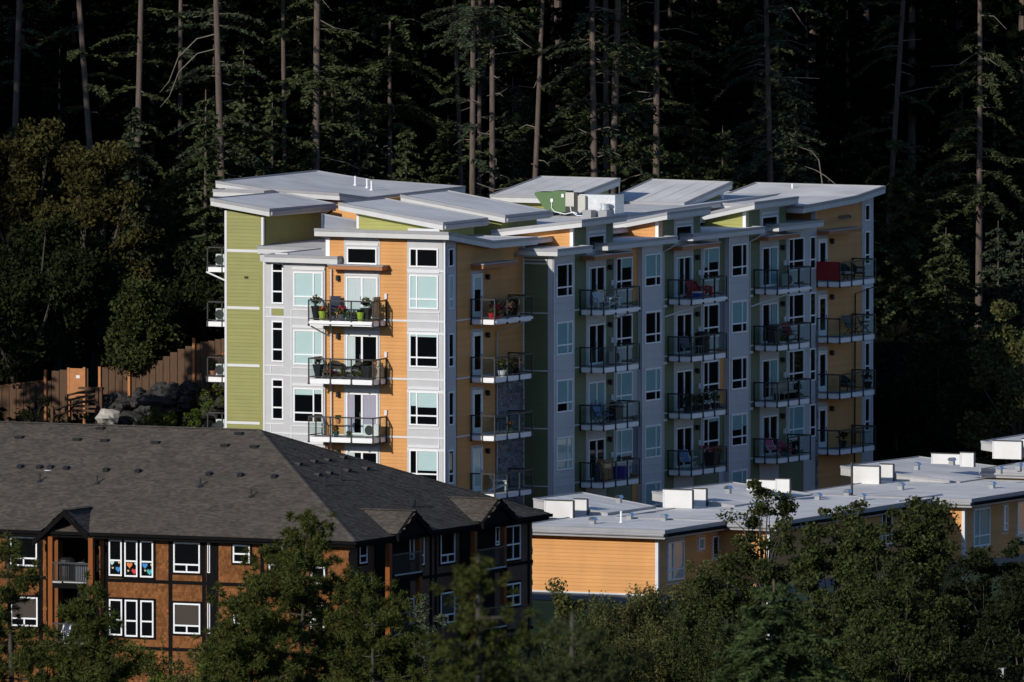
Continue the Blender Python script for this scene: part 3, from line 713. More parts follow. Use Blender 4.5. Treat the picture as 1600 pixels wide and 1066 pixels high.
# R13 end roof, kicking up at the far end
p1 = P2(1254.5, 323, Y=-2.2); p2 = P2(1338.8, 307, Y=-2.2); p3 = P2(1383.6, 291.5, Y=-2.2)
b3 = P2(1181, 286, X=p3[0]); b2_ = P2(1131, 304.7, X=p2[0]); b1 = P2(1056, 315.5, X=p1[0]);
roof_multi(B, [[p1, p2, b2_, b1], [p2, p3, b3, b2_]], [p1, p2, p3, b3, b2_, b1], .36, .11)
for x, y in ((1060, 308), (1129, 311.5), (1238, 303)): vent_pipe(B, at(x, y, Z=16.35) , .55)
for x, y in ((735, 360), (784, 362), (834, 354.5), (841, 324), (876, 344), (1022, 330), (656, 362), (775, 357)): vent_pipe(B, at(x, y, Z=15.82 if y < 361 else 15.95), .4)
for x, y in ((766, 340), (770, 341)):
    p = at(x, y + 7, Z=15.9); vent_pipe(B, p, 1.1, .035, 'grey_metal')
for x, y in ((791, 352), (888, 345), (826, 322)):
    p = at(x, y, Z=15.85); part('turbine_vent', MB().lathe([(.1, 0), (.1, .3), (.2, .32), (.2, .45), (.05, .52)], p, 10), 'grey_metal', B)

# rooftop air handler
hp = at(873, 338.5, Z=16.1)
H = thing('air_handler', 'green rooftop air handler with bare metal duct end on the roof of the tall block', 'air handler', hp)
hx = MB(); yy = 0
prof = [(1.25, .5), (2.2, .5), (2.75, .5), (-.35, .5)]
H.scale = (.72, .71, .74)
hx.prism([(0, -.6, .32), (0, 1.0, .32), (0, 2.05, 1.6), (0, 1.9, 1.72), (0, 0.6, 1.72), (0, .5, 1.82), (0, -.6, 1.82)], (1.3, 0, 0))
sub('casing', hx, 'hvac_green', H)
sub('control_box', MB().box(-.2, .0, -1.35, -.65, .75, 1.75), 'ac_beige', H)
sub('control_box', MB().box(-.25, 0, -2.3, -1.7, .4, 1.55), 'ac_beige', H)
sub('duct', MB().box(.1, 1.6, -4.6, -1.6, .3, 1.62).add([(.08, -4.5, .4), (.08, -3.1, 1.5), (.08, -3.1, 1.54), (.08, -4.5, .44)], [(0, 1, 2, 3)]), 'shiny_metal', H)
sub('coil', MB().box(-.1, 1.2, -1.6, -.6, .35, 1.7), 'dark_metal', H)
for y0 in (-2.6, -3.9): sub('fan_base', MB().box(-.9, -.1, y0 - .5, y0 + .2, .0, .55), 'flashing', H)
sub('fan', MB().lathe([(.32, .55), (.36, .6), (.36, .7), (.3, .72), (.3, .95), (.37, .97), (.37, 1.05), (.1, 1.1)], (-.5, -4.05, 0), 14), 'shiny_metal', H)
for y in (-.3, .7): sub('base_rail', MB().box(.1, 1.2, y - .2, y + .2, 0, .31), 'dark_metal', H)
sub('conduit', MB().tube([(-.05, .55, 1.1), (-.08, .55, .6), (-.1, .3, .35), (-.15, -.6, .2), (-.15, -1.3, .35), (-.15, -1.6, .25)], .035, 6), 'white', H)
sub('conduit', MB().tube([(-.1, -1.0, .75), (-.15, -1.1, .4), (-.2, -1.6, .12), (-.2, -2.2, .1)], .035, 6), 'white', H)
for y, z in ((.55, 1.15), (-.35, 1.5)): sub('junction_box', MB().box(-.08, 0, y - .1, y + .1, z - .12, z + .12), 'white', H)
# ------------------------------------------------------------------ low orange row houses with flat roofs
ZL = 2.4
def on_z(x, y, z): return at(x, y, Z=z)
def screen(b, x0, y0, x1, y1, z, left=None):
    """upright white roof screen seen at photo box x0..x1, its foot on height z"""
    p = at(x0, y1 - (x1 - x0) * .03, Z=z); q = at(x1, y1, X=p[0]); h = (y1 - y0) / 30.4
    o = part('roof_screen', MB().box(p[0], p[0] + .12, q[1], p[1], z, z + h), 'screen_white', b)
    bo = np.array(wpos(b))
    mb = MB().box(p[0] - .03, p[0] + .15, q[1] - .03, p[1] + .03, z + h, z + h + .05).box(p[0] - .01, p[0] + .13, q[1] - .05, q[1] - .002, z, z + h)
    mb.v = [tuple(np.array(v) - bo) for v in mb.v]; sub('cap', mb, 'dark_metal', o)
    mb = MB().box(p[0] - .025, p[0] - .002, q[1], q[1] + .09, z, z + h).box(p[0] - .025, p[0] - .002, p[1] - .06, p[1], z, z + h)
    mb.v = [tuple(np.array(v) - bo) for v in mb.v]; sub('edge_trim', mb, 'trim', o)
    return p, q
def hood(b, x, y, z=None, s=1.0):
    p = at(x, y + 4, Z=z if z is not None else ZL)
    o = part('roof_vent', MB().box(p[0] - .13, p[0] + .13, p[1] - .13, p[1] + .13, p[2] - .05, p[2] + .2), 'grey_metal', b)
    bo = np.array(wpos(b)); mb = MB()
    mb.prism([(p[0] - .2, p[1] - .19, p[2] + .21), (p[0] - .2, p[1] + .19, p[2] + .21), (p[0] - .2, p[1] + .1, p[2] + .35), (p[0] - .2, p[1] - .1, p[2] + .35)], (.4, 0, 0))
    mb.v = [tuple(np.array(v) - bo) for v in mb.v]; sub('vent_cap', mb, 'hood_metal', o)
def row_house(label, corner, left, xl, back_peak, upper_left, upper_back_right, Xlen, wins, z=ZL, siding_L=None):
    c = at(*corner, Z=z); b = thing('row_house', label, 'house', (c[0] + 5, c[1] + 4, -5), group=None)
    Xf = c[0]; Yl = xl
    # lower roof slab
    roof(b, [(Xf, Yl, z), (Xf, c[1], z), (Xf + Xlen, c[1], z + .05), (Xf + Xlen, Yl, z + .05)], .42, .2, fm='flashing', seams=9)
    wx, wy = Xf + .75, c[1] + .75
    part('wall', MB().box(wx + .02, Xf + Xlen, wy + .02, Yl - .6, -6, z - .3), 'orange', b)
    siding(b, 'L', wx, wy + .1, Yl - .6, z - 3.35, z - .34, z - .34, 'orange'); siding(b, 'R', wy, wx, Xf + Xlen, z - 3.35, z - .34, z - .34, 'orange')
    bx(b, 'corner_board', 'trim', 'L', wx, wy - .05, wy + .12, -6, z - .36, .06); bx(b, 'corner_board', 'panel', 'R', wy, wx + .001, wx + .14, -6, z - .36, .058)
    bx(b, 'belt', 'belt_grey_shaded', 'L', wx, wy + .121, Yl - .6, z - 3.75, z - 3.36, .07); bx(b, 'belt_cap', 'white', 'L', wx, wy + .121, Yl - .6, z - 3.36, z - 3.28, .09); bx(b, 'belt', 'belt_grey_shaded', 'R', wy, wx + .16, Xf + Xlen, z - 3.75, z - 3.36, .07)
    siding(b, 'L', wx, wy + .1, Yl - .6, -6, z - 3.76, z - 3.76, 'green'); siding(b, 'R', wy, wx, Xf + Xlen, -6, z - 3.76, z - 3.76, 'green')
    # gutter
    part('gutter', MB().tube([(Xf - .08, c[1], z - .22), (Xf - .08, Yl, z - .22)], .085, 8), 'flashing', b); part('gutter', MB().tube([(Xf, c[1] - .08, z - .22), (Xf + Xlen, c[1] - .08, z - .22)], .085, 8), 'dark_trim', b)
    for (x0, y0, x1, y1, mull, bl) in wins:
        p = at(x0, y0, Y=wy); q = at(x1, y1, Y=wy); h = p[2] - at(x0, y1 + (x1 - x0) * .13, Y=wy)[2]
        window(b, 'R', wy - .03, p[0], p[2] - h, q[0] - p[0], h, mull, (.28,) if h > 1.2 else (), blinds={0: (1, 'blind_teal_shaded'), 1: (1, 'blind_teal_shaded')} if bl else None, head=False)
        bx(b, 'panel', 'panel', 'R', wy, p[0] - .15, q[0] + .15, p[2] - h - .2, p[2] + .25, .03)
    return b, c
def upper(b, peak, left, right, z, X0):
    """the raised, tilted rear part of a roof: left-front corner, rear peak, rear low corner"""
    l = at(*left, X=X0 + .25); pk = at(*peak, Y=l[1]); r = at(*right, X=pk[0]); fr = np.array([l[0], r[1], r[2]])
    zlow = z + .02
    r = np.array([r[0], r[1], max(zlow, r[2])]); fr = np.array([l[0], r[1], max(zlow, r[2])])
    roof(b, [l, fr, r, pk], .45, .06, seams=4, fm='concrete')
    return l, pk, r
b1, c1 = row_house('nearest low orange house with one long blank sunlit wall beside the brown shingled house', (1038.7, 830), None, -8.9, None, None, None, 14.2,
              [(1041.7, 848, 1067, 905, (.34,), True), (1090, 841, 1099, 858, (), True), (1112, 838, 1137, 870, (.35,), False)])
screen(b1, 850.7, 783.5, 895, 810, ZL); s2 = screen(b1, 896.5, 781, 916.7, 806, ZL)
upper(b1, (909.6, 770), (833.5, 779.7), (1025, 792), ZL, s2[0][0])
for x, y in ((926.5, 815), (984, 808), (1037.5, 810)): hood(b1, x, y)
hood(b1, 967, 780.5, ZL + .75)
vent_pipe(b1, at(970.5, 817, Z=ZL), .6)
b2h, c2 = row_house('middle low orange house mostly behind the trees with two pairs of white roof screens', (1213, 817.5), None, c1[1] + 6.2, None, None, None, 19, [(1376, 800, 1392, 850, (.4,), False), (1405, 790, 1413, 850, (), False), (1432, 785, 1470, 850, (.4,), True)], z=ZL + .04)
for q in ((1036, 766.4, 1081.4, 796), (1082, 764.6, 1103, 791.8)): s2 = screen(b2h, *q, ZL + .05)
upper(b2h, (1145, 754), (1019, 768.5), (1273, 773), ZL + .06, s2[0][0])
for q in ((1167, 750.6, 1211.8, 767.5), (1212, 749, 1233.6, 770)): screen(b2h, *q, ZL + .5)
for x, y in ((1221, 797), (1278, 777), (1324, 771.5), (1347, 778)): hood(b2h, x, y, ZL + .08)
hood(b2h, 1138, 766, ZL + .8)
b3h, c3 = row_house('low orange house at the right with a wide pale roof rising behind the oak tree', (1518, 781), None, -11.9, None, None, None, 22, [(1520, 796, 1545, 852, (.34,), True), (1566.5, 790, 1573, 829, (), True), (1588, 785, 1625, 842, (.5,), True)], z=ZL + .08)
for q in ((1330, 729, 1373.7, 756.5), (1375, 725.7, 1395, 752)): s2 = screen(b3h, *q, ZL + .1)
upper(b3h, (1435, 714), (1313.5, 729), (1620, 745), ZL + .1, s2[0][0])
for q in ((1455.5, 709.7, 1500, 726), (1500.5, 707.6, 1521.4, 730)): screen(b3h, *q, ZL + .9)
for x, y in ((1407.7, 761), (1550, 759)): hood(b3h, x, y, ZL + .1)
for x, y in ((1432.5, 729), (1487.4, 721.5)): hood(b3h, x, y, ZL + 1.0)
pipe(b3h, [(c3[0] + .3, at(1331, 770, X=c3[0] + .3)[1], 2.5), (c3[0] + .3, at(1331, 770, X=c3[0] + .3)[1], 4.2)], 'dark_metal', .07, 'flue')
c4p = at(1800, 700, X=c3[0] + 13); z4 = at(1560, 736, X=c3[0] + 13)[2]
b4h, c4 = row_house('farthest low house at the right edge with one tall white roof screen', (1800, 742), None, at(1522, 733, X=c3[0] + 13)[1], None, None, None, 16, [], z=z4)
for q in ((1551, 689.6, 1596, 718),): s2 = screen(b4h, *q, z4 + .1)
screen(b4h, 1597, 686, 1622, 714, z4 + .1)
for x, y in ((1561.7, 735), (1591.5, 730)): hood(b4h, x, y, z4 + .05)
upper(b4h, (1620, 676), (1533, 690), (1750, 700), z4, s2[0][0] + .5)

# ------------------------------------------------------------------ the brown shingled house
ZE = 4.4
E1 = at(548, 846, Z=ZE); E2 = at(865, 803, Z=ZE); E1[1] = E2[1] = (E1[1] + E2[1]) / 2
XE0, XE1 = E1[0], E2[0]; YE = E1[1]; XR = (XE0 + XE1) / 2
RG = at(405, 672, X=XR); ZR = RG[2]; YR = RG[1]; YF = 26.0
SH = thing('shingled_house', 'brown cedar shingled house with dark hipped roof and white windows', 'house', (XR, 3, -6))
bo = np.array(wpos(SH))
slopeL = (ZR - ZE) / (XR - XE0); slopeR = (ZR - ZE) / (YR - YE)
def inpoly(px, py, poly):
    r = np.zeros(len(px), bool); n = len(poly)
    for i in range(n):
        x1, y1 = poly[i]; x2, y2 = poly[(i + 1) % n]
        c = (y1 > py) != (y2 > py); c &= px < (x2 - x1) * (py - y1) / (y2 - y1 + 1e-12) + x1; r ^= c
    return r
def shingles(name, poly, o, u, up, n, course, tab, m, parent, lift=.016, jit=.3, kind='stuff', seed=1):
    """rows of separate tabs covering a planar polygon (3-D points)"""
    rs = np.random.RandomState(seed); o, u, up, n = [np.array(q, float) for q in (o, u, up, n)]
    P = [((np.array(p) - o) @ u, (np.array(p) - o) @ up) for p in poly]
    U0, U1 = min(p[0] for p in P), max(p[0] for p in P); V0, V1 = min(p[1] for p in P), max(p[1] for p in P)
    us, vs_, ws = [], [], []
    v = V0; r = 0
    while v < V1:
        k = int((U1 - U0) / tab) + 2; wd = tab * (1 + rs.uniform(-jit, jit, k)); e = U0 - tab * rs.rand() + np.concatenate([[0], np.cumsum(wd)])
        us.append(np.stack([e[:-1], e[1:] - .006], 1)); vs_.append(np.full(k, v)); v += course
    us = np.concatenate(us); v0 = np.concatenate(vs_)
    ok = inpoly(us.mean(1), v0 + course * .5, P); us = us[ok]; v0 = v0[ok]; k = len(us)
    v0 = v0 + rs.uniform(-.02, .02, k) * course; v1 = v0 + course * 1.08; l = lift * rs.uniform(.7, 1.4, k)
    def pt(a, b, h): return o + a[:, None] * u + b[:, None] * up + h[:, None] * n
    z = np.full(k, .003)
    V = np.stack([pt(us[:, 0], v0, l), pt(us[:, 1], v0, l), pt(us[:, 1], v1, z), pt(us[:, 0], v1, z), pt(us[:, 0], v0, z * 0), pt(us[:, 1], v0, z * 0)], 1).reshape(-1, 3) - bo
    i = np.arange(k)[:, None] * 6
    F = np.concatenate([i + [0, 1, 2, 3], i + [4, 5, 1, 0]], 1).reshape(-1, 4)
    me = bpy.data.meshes.new(name); me.from_pydata(V.tolist(), [], F.tolist()); me.materials.append(M[m]); me.update()
    ob = link(name, me, parent)
    if kind: ob['kind'] = kind
    return ob
# roof planes
nL = np.array([-slopeL, 0, 1.0]); nL /= np.linalg.norm(nL); upL = np.array([1, 0, slopeL]); upL /= np.linalg.norm(upL)
nR = np.array([0, -slopeR, 1.0]); nR /= np.linalg.norm(nR); upR = np.array([0, 1, slopeR]); upR /= np.linalg.norm(upR)
A1, A2, AR = np.array([XE0, YE, ZE]), np.array([XE1, YE, ZE]), np.array([XR, YR, ZR]); AF = np.array([XR, YF, ZR]); A0 = np.array([XE0, YF, ZE]); A3 = np.array([XE1, YF, ZE])
mb = MB().add([A1, A2, AR, AF, A0, A3], [(0, 2, 3, 4), (0, 1, 2), (1, 5, 3, 2), (0, 4, 5, 1)]); RF = part('roof', mb, 'shingle', SH)
shingles('roof_shingles', [A1, AR, AF, A0], A0, (0, -1, 0), upL, nL, .13, .24, 'shingle', RF)
shingles('roof_shingles', [A1, A2, AR], A1, (1, 0, 0), upR, nR, .13, .24, 'shingle', RF, seed=2)
mb = MB()
def cap(p, q, w=.17, h=.035):
    p, q = np.array(p), np.array(q); L = np.linalg.norm(q - p); k = int(L / .2); d = (q - p) / k
    s = np.cross(d, (0, 0, 1)); s = s / np.linalg.norm(s) * w
    for i in range(k):
        a = p + d * i; b = a + d * 1.06; dz = np.array([0, 0, w * .22])
        mb.add([a - s - dz + (0, 0, h), a + (0, 0, h + .012), a + s - dz + (0, 0, h), b + s - dz + (0, 0, h - .01), b + (0, 0, h), b - s - dz + (0, 0, h - .01)], [(0, 1, 4, 5), (1, 2, 3, 4)])
cap(AF, AR); cap(AR, A1); cap(A2, AR)
part('ridge_cap', mb, 'shingle', SH, kind='stuff')
part('gutter', MB().box(XE0 - .13, XE0 + .02, YE - .13, YF, ZE - .16, ZE - .0), 'dark_trim', SH); part('gutter', MB().box(XE0, XE1 + .13, YE - .13, YE + .02, ZE - .16, ZE - .001), 'dark_trim', SH)
part('eave_board', MB().box(XE0 + .03, XE1, YE + .03, YF, ZE - .3, ZE - .05), 'dark_trim', SH)
WX, WY = XE0 + .65, YE + .65          # wall planes
RC0, RC1 = at(156, 860, X=WX)[1], at(72, 860, X=WX)[1]; RD = 2.4
part('wall', MB().box(WX + RD, XE1 - .6, WY + .02, YF, -7, ZE - .3), 'dark_trim', SH)
part('wall', MB().box(WX + .02, WX + RD - .002, WY + .02, RC0, -7, ZE - .3), 'dark_trim', SH); part('wall', MB().box(WX + .02, WX + RD - .002, RC1, YF, -7, ZE - .3), 'dark_trim', SH)
part('wall', MB().box(WX, WX + .019, WY + .0, RC0, -7, ZE - .3), 'cedar', SH); part('wall', MB().box(WX, WX + .019, RC1, YF, -7, ZE - .3), 'cedar', SH)
wz0, wz1 = ZE - 9.4, ZE - .32
for ya, yb in ((WY, RC0), (RC1, YF)): shingles('wall_shingles', [(WX, ya, wz0), (WX, yb, wz0), (WX, yb, wz1), (WX, ya, wz1)], (WX, YF, wz0), (0, -1, 0), (0, 0, 1), (-1, 0, 0), .14, .115, 'cedar', SH, lift=.02, jit=.5, seed=3)
part('wall', MB().box(WX, XE1 - .62, WY, WY + .02, -7, ZE - .3), 'cedar_shaded', SH)
shingles('wall_shingles', [(WX, WY, wz0), (XE1 - .62, WY, wz0), (XE1 - .62, WY, wz1), (WX, WY, wz1)], (WX, WY, wz0), (1, 0, 0), (0, 0, 1), (0, -1, 0), .14, .115, 'cedar_shaded', SH, lift=.02, jit=.5, seed=4)
def lz(x, y): return at(x, y, X=WX)
def rz_(x, y): return at(x, y, Y=WY)
def lwin(x0, y0, x1, y1, **k):
    p = lz(x0, y0); q = lz(x1, y1); q2 = lz(x0, y1 - .03 * (x1 - x0))
    return window(SH, 'L', WX - .03, p[1], q2[2], p[1] - q[1], p[2] - q2[2], dark_rim=True, **k), p, q2[2], p[1] - q[1], p[2] - q2[2]
def rwin(x0, y0, x1, y1, **k):
    p = rz_(x0, y0 + (x1 - x0) * .13); q = rz_(x1, y1); zb = rz_(x0, y1 + .13 * (x1 - x0) * .9)[2]
    return window(SH, 'R', WY - .03, p[0], zb, q[0] - p[0], p[2] - zb, dark_rim=True, **k)
hw = []
for (x0, y0, x1, y1) in ((17, 838, 59, 885), (272, 847, 313.5, 895.5)): lwin(x0, y0, x1, y1, trans=(.27,), low_mull=.5)
for (x0, y0, x1, y1) in ((18, 932, 60, 979), (272, 942, 314, 991)): lwin(x0, y0, x1, y1, trans=(.27,), low_mull=.5, blinds={0: (.72, 'wicker')})
for (x0, y0, x1, y1) in ((171, 843, 191.5, 900), (195.5, 844, 216, 901.5), (220, 845, 240.5, 902.5)): hw.append(lwin(x0, y0, x1, y1, trans=(.43,)))
for (x0, y0, x1, y1) in ((171.5, 936, 192, 993), (196, 937, 216, 995), (220.5, 938, 241, 996)): lwin(x0, y0, x1, y1, trans=(.43,))
lwin(365, 851, 391.5, 880, trans=(.5,)); lwin(366, 948, 392, 976, trans=(.5,)); lwin(421, 852, 443, 905, trans=(.43,)); lwin(487, 885, 509, 913, trans=()); lwin(486, 945, 508, 985, trans=(.43,))
for (y0, y1) in ((905.5, 912), (1010, 1015)):
    a = lz(165, y0); [part('trim_board', MB().box(WX - .05, WX - .0, ya, yb, a[2] - .1, a[2] + .06), 'dark_trim', SH) for ya, yb in ((WY, RC0), (RC1, YF))]
    part('trim_board', MB().box(WX, XE1 - .6, WY - .05, WY, a[2] - .1, a[2] + .06), 'dark_trim', SH)
for x in (64, 166, 266.5, 319, 338.5, 410):
    a = lz(x, 850); part('trim_board', MB().box(WX - .045, WX, a[1] - .1, a[1] + .1, wz0, ZE - .3), 'dark_trim', SH)
a, b_ = lz(320, 850), lz(338, 850); part('bay_return', MB().box(WX - .04, WX + .0, b_[1] + .1, a[1] - .1, wz0, ZE - .3), 'dark_trim', SH)
for (y0, y1) in ((852, 895), (942, 990)): window(SH, 'L', WX - .05, lz(325.5, 870)[1], lz(325, y1)[2], .14, 1.5, (), (), head=False, fr=.04)
# right side windows
rwin(686.5, 831, 709, 879, trans=(.28,), low_mull=.5); rwin(686.5, 924, 709, 973, trans=(.28,), low_mull=.5, blinds={0: (.7, 'wicker')})
rwin(788, 819.5, 811.5, 874, mull=(.5,), trans=(.45,)); rwin(788, 910, 811.5, 946, mull=(.5,), trans=(.45,)); rwin(653, 838, 661, 883, trans=(.35,)); rwin(772, 822, 779, 852, trans=(.2,)); rwin(560, 850, 572, 880, trans=(.4,))
rwin(638, 840, 645, 874, trans=(.25,)); rwin(637, 934, 645, 975)
for x in (672.5, 680, 720, 825.5): a = rz_(x, 860); part('trim_board', MB().box(a[0] - .1, a[0] + .1, WY - .045, WY, wz0, ZE - .3), 'dark_trim', SH)
# gables
def gable(pl, peak, lft, rgt, ridge, name, inner):
    """small gable breaking the eave; ridge = where its ridge meets the main roof"""
    if pl == 'L':
        c = XE0 - .35; p = at(*peak, X=c); l = at(*lft, X=c); r = at(*rgt, X=c); zb = min(l[2], r[2]); hwid = (l[1] - r[1]) / 2; yc = p[1]
        l = np.array([c, yc + hwid, zb]); r = np.array([c, yc - hwid, zb]); xr = XE0 + (p[2] - ZE) / slopeL; back = np.array([xr, yc, p[2]])
        vl = np.array([XE0 + max(0, (zb - ZE)) / slopeL + .15, yc + hwid, zb]); vr = np.array([vl[0], yc - hwid, zb]); fwd = np.array([-1.0, 0, 0]); u = np.array([1.0, 0, 0])
    else:
        c = YE - .35; p = at(*peak, Y=c); l = at(*lft, Y=c); r = at(*rgt, Y=c); zb = r[2]; hwid = abs(r[0] - p[0]); xc = p[0]
        l = np.array([xc - hwid, c, zb]); r = np.array([xc + hwid, c, zb]); yr = YE + (p[2] - ZE) / slopeR; back = np.array([xc, yr, p[2]])
        vl = np.array([xc - hwid, YE + max(0, (zb - ZE)) / slopeR + .15, zb]); vr = np.array([xc + hwid, vl[1], zb]); fwd = np.array([0, -1.0, 0]); u = np.array([0, 1.0, 0])
    dz = np.array([0, 0, .05])
    o = part('gable_roof', MB().add([l + dz, p + dz, back + dz, vl + dz], [(0, 1, 2, 3)]).add([p + dz, r + dz, vr + dz, back + dz], [(0, 1, 2, 3)]), 'shingle', SH)
    for k, (q0, q1, q2) in enumerate(((l, p, (l, p, back, vl)), (r, p, (r, p, back, vr)))):
        up = (q1 - q0) / np.linalg.norm(q1 - q0); n = np.cross(u, up); n = n if n[2] > 0 else -n
        shingles('gable_shingles', [t + dz for t in q2], q0 + dz, u, up, n, .13, .24, 'shingle', o, seed=8 + k)
    mb = MB()
    for q0 in (l, r):
        d = p - q0; d2 = q0 - .06 * d
        mb.prism([d2 + (0, 0, .07), p + (0, 0, .07), p - (0, 0, .26), d2 - (0, 0, .26)], fwd * -.16)
    part('barge_board', mb, 'dark_trim', SH)
    cap(back + (0, 0, .06), p + (0, 0, .06))
    return p, l, r, zb
mb = MB()
gp = gable('L', (99, 799), (53, 838), (145, 846), None, 'porch', True)
gr1 = gable('R', (650, 800), (622, 842), (675, 829), None, 'g', False)
gr2 = gable('R', (783, 781.5), (757, 828), (808.5, 809.5), None, 'g', False)
part('ridge_cap', mb, 'shingle', SH, kind='stuff')
# porch recess on the sunlit side: balcony under the gable
p, l, r, zb = gp
part('gable_infill', MB().prism([(WX - .1, l[1] - .75, zb + .35), (WX - .1, p[1] - .2, p[2] - .55), (WX - .1, r[1] + .75, zb + .35)], (.08, 0, 0)), 'cedar_post', SH)
a, b_ = lz(70, 860), lz(156, 860)
part('recess_shade', MB().box(WX + RD - .06, WX + RD - .001, RC0, RC1, wz0, ZE - .3).box(WX, WX + RD, RC0, RC1, ZE - .5, ZE - .31), 'dark_trim', SH)  # back and ceiling coloured dark to stand for the shade inside
for x, m_ in ((80, 'cedar_post'), (143, 'cedar_post')):
    q = at(x, 870, X=XE0 - .25); part('porch_post', MB().box(XE0 - .37, XE0 - .13, q[1] - .12, q[1] + .12, -5, ZE - .25), m_, SH)
for x0, x1 in ((86, 92), (158, 164)):
    q, q2 = lz(x0, 870), lz(x1, 870); part('porch_wall', MB().box(WX - .1, WX + .4, q2[1], q[1], -5, ZE - .32), 'cedar', SH)
for zf in (lz(110, 909)[2], lz(110, 1004)[2]):
    q, q2 = at(79, 900, X=XE0 - .3), at(146, 900, X=XE0 - .3)
    s = part('balcony', MB().box(XE0 - .35, WX, q2[1], q[1], zf - .25, zf), 'dark_trim', SH)
    mbx = MB(); n = int((q[1] - q2[1]) / .12)
    mbx.box(XE0 - .36, XE0 - .3, q2[1], q[1], zf + .95, zf + 1.02); mbx.box(XE0 - .36, XE0 - .3, q2[1], q[1], zf + .08, zf + .13)
    for i in range(n + 1): mbx.box(XE0 - .345, XE0 - .32, q2[1] + i * .12, q2[1] + i * .12 + .025, zf + .1, zf + 1.0)
    mbx.v = [tuple(np.array(v) - bo) for v in mbx.v]; sub('railing', mbx, 'dark_metal', s)
    mbx = MB().box(XE0 - .352, XE0 - .34, q2[1] + .1, p[1] + .0, zf + .02, zf + .1).box(XE0 - .352, XE0 - .34, p[1] + .1, q[1] - .1, zf - .0, zf + .1)
    mbx.v = [tuple(np.array(v) - bo) for v in mbx.v]; sub('deck_edge', mbx, 'concrete', s)
q = lz(128, 843); window(SH, 'L', WX + RD - .07, q[1], lz(128, 889)[2] + .1, 1.1, 1.5, (), (.3,), low_mull=.5, head=False)
q = lz(128, 943); window(SH, 'L', WX + RD - .07, q[1], lz(128, 985)[2] + .1, 1.1, 1.5, (), (.3,), low_mull=.5, head=False)
# porches on the shaded side
for k, (xa, xb, g) in enumerate(((608, 655, gr1), (741, 787, gr2))):
    for x in (xa, xb):
        q = at(x, 880, Y=YE - .1); part('porch_post', MB().box(q[0] - .14, q[0] + .14, YE - .2, YE + .04, -5, ZE - .32), 'cedar_post', SH)
    q, q2 = at(xa, 880, Y=YE), at(xb, 880, Y=YE)
    part('recess_shade', MB().box(q[0] - .3, q2[0] + .2, WY - .07, WY - .03, wz0, g[3]), 'dark_trim', SH)  # flat dark sheet standing in for the porch's deep shade
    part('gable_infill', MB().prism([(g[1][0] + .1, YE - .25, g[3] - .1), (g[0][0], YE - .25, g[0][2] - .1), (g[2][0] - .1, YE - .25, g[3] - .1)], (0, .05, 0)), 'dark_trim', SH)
    for y in (897, 990):
        zf = at(xa + 15, y - 8 * k, Y=YE)[2]
        s = part('balcony', MB().box(q[0], q2[0], YE - .2, WY, zf - .25, zf), 'dark_trim', SH)
        mbx = MB().box(q[0], q2[0], YE - .22, YE - .17, zf + .95, zf + 1.02)
        for i in range(int((q2[0] - q[0]) / .12)): mbx.box(q[0] + i * .12, q[0] + i * .12 + .025, YE - .21, YE - .185, zf + .05, zf + 1)
        mbx.v = [tuple(np.array(v) - bo) for v in mbx.v]; sub('railing', mbx, 'dark_metal', s)
        mbx = MB().box(q[0] + .2, q2[0] - .1, YE - .215, YE - .2, zf - .05, zf + .03); mbx.v = [tuple(np.array(v) - bo) for v in mbx.v]; sub('deck_edge', mbx, 'concrete', s)
# small roof vents and pipes
def rv(x, y, right=False):
    o, n = (A1, nR) if right else (A1, nL)
    return at_plane(x, y, o, n), n
def slant_box(p, n, w, d, h, tip=0):
    z = np.array(n); s = np.cross((0, 0, 1), z); s = s / np.linalg.norm(s); t = np.cross(z, s)
    return MB().add([p + s * a * w + t * b * d + z * c * (h if b * 1 <= 0 else h * tip) for c in (0, 1) for (a, b) in ((-1, -1), (1, -1), (1, 1), (-1, 1))], [(0, 3, 2, 1), (4, 5, 6, 7), (0, 1, 5, 4), (1, 2, 6, 5), (2, 3, 7, 6), (3, 0, 4, 7)])
for x, y in ((31, 684.5), (121, 688), (157.5, 670.5), (164, 689.5), (244, 692.5), (374, 678.5), (352, 697), (398, 699)):
    p, n = rv(x, y); part('louvre_vent', slant_box(p, n, .2, .15, .17, .3), 'dark_metal', SH)
for x, y in ((32, 731), (62, 732), (79, 732), (104, 733.5), (166, 736.5), (216, 738), (327, 742.5), (376, 744.5), (429, 746.5)):
    p, n = rv(x, y); part('turtle_vent', slant_box(p, n, .13, .13, .18, .8), 'dark_metal', SH)
for x, y in ((466, 726), (490, 722), (511.5, 719.5), (535.5, 715.5), (496, 742.5), (514, 740), (542, 736), (571, 733)):
    p, n = rv(x, y, True); part('louvre_vent', slant_box(p, n, .17, .14, .17, .4), 'dark_metal', SH)
for x, y, r_ in ((62, 753, 0), (152, 756, 0), (313, 761, 0), (392.5, 777, 0), (508, 758, 1), (532, 750.5, 1), (643, 792, 1), (648, 791.5, 1)):
    p, n = rv(x, y, bool(r_)); part('vent_pipe', MB().tube([p, p + (0, 0, .42)], .045, 8).tube([p, p + n * .05], .14, 8), 'dark_metal', SH)
p, n = rv(75, 735.5); part('paint_splash', MB().lathe([(.2, 0), (.16, .03)], p, 9), 'white', SH)

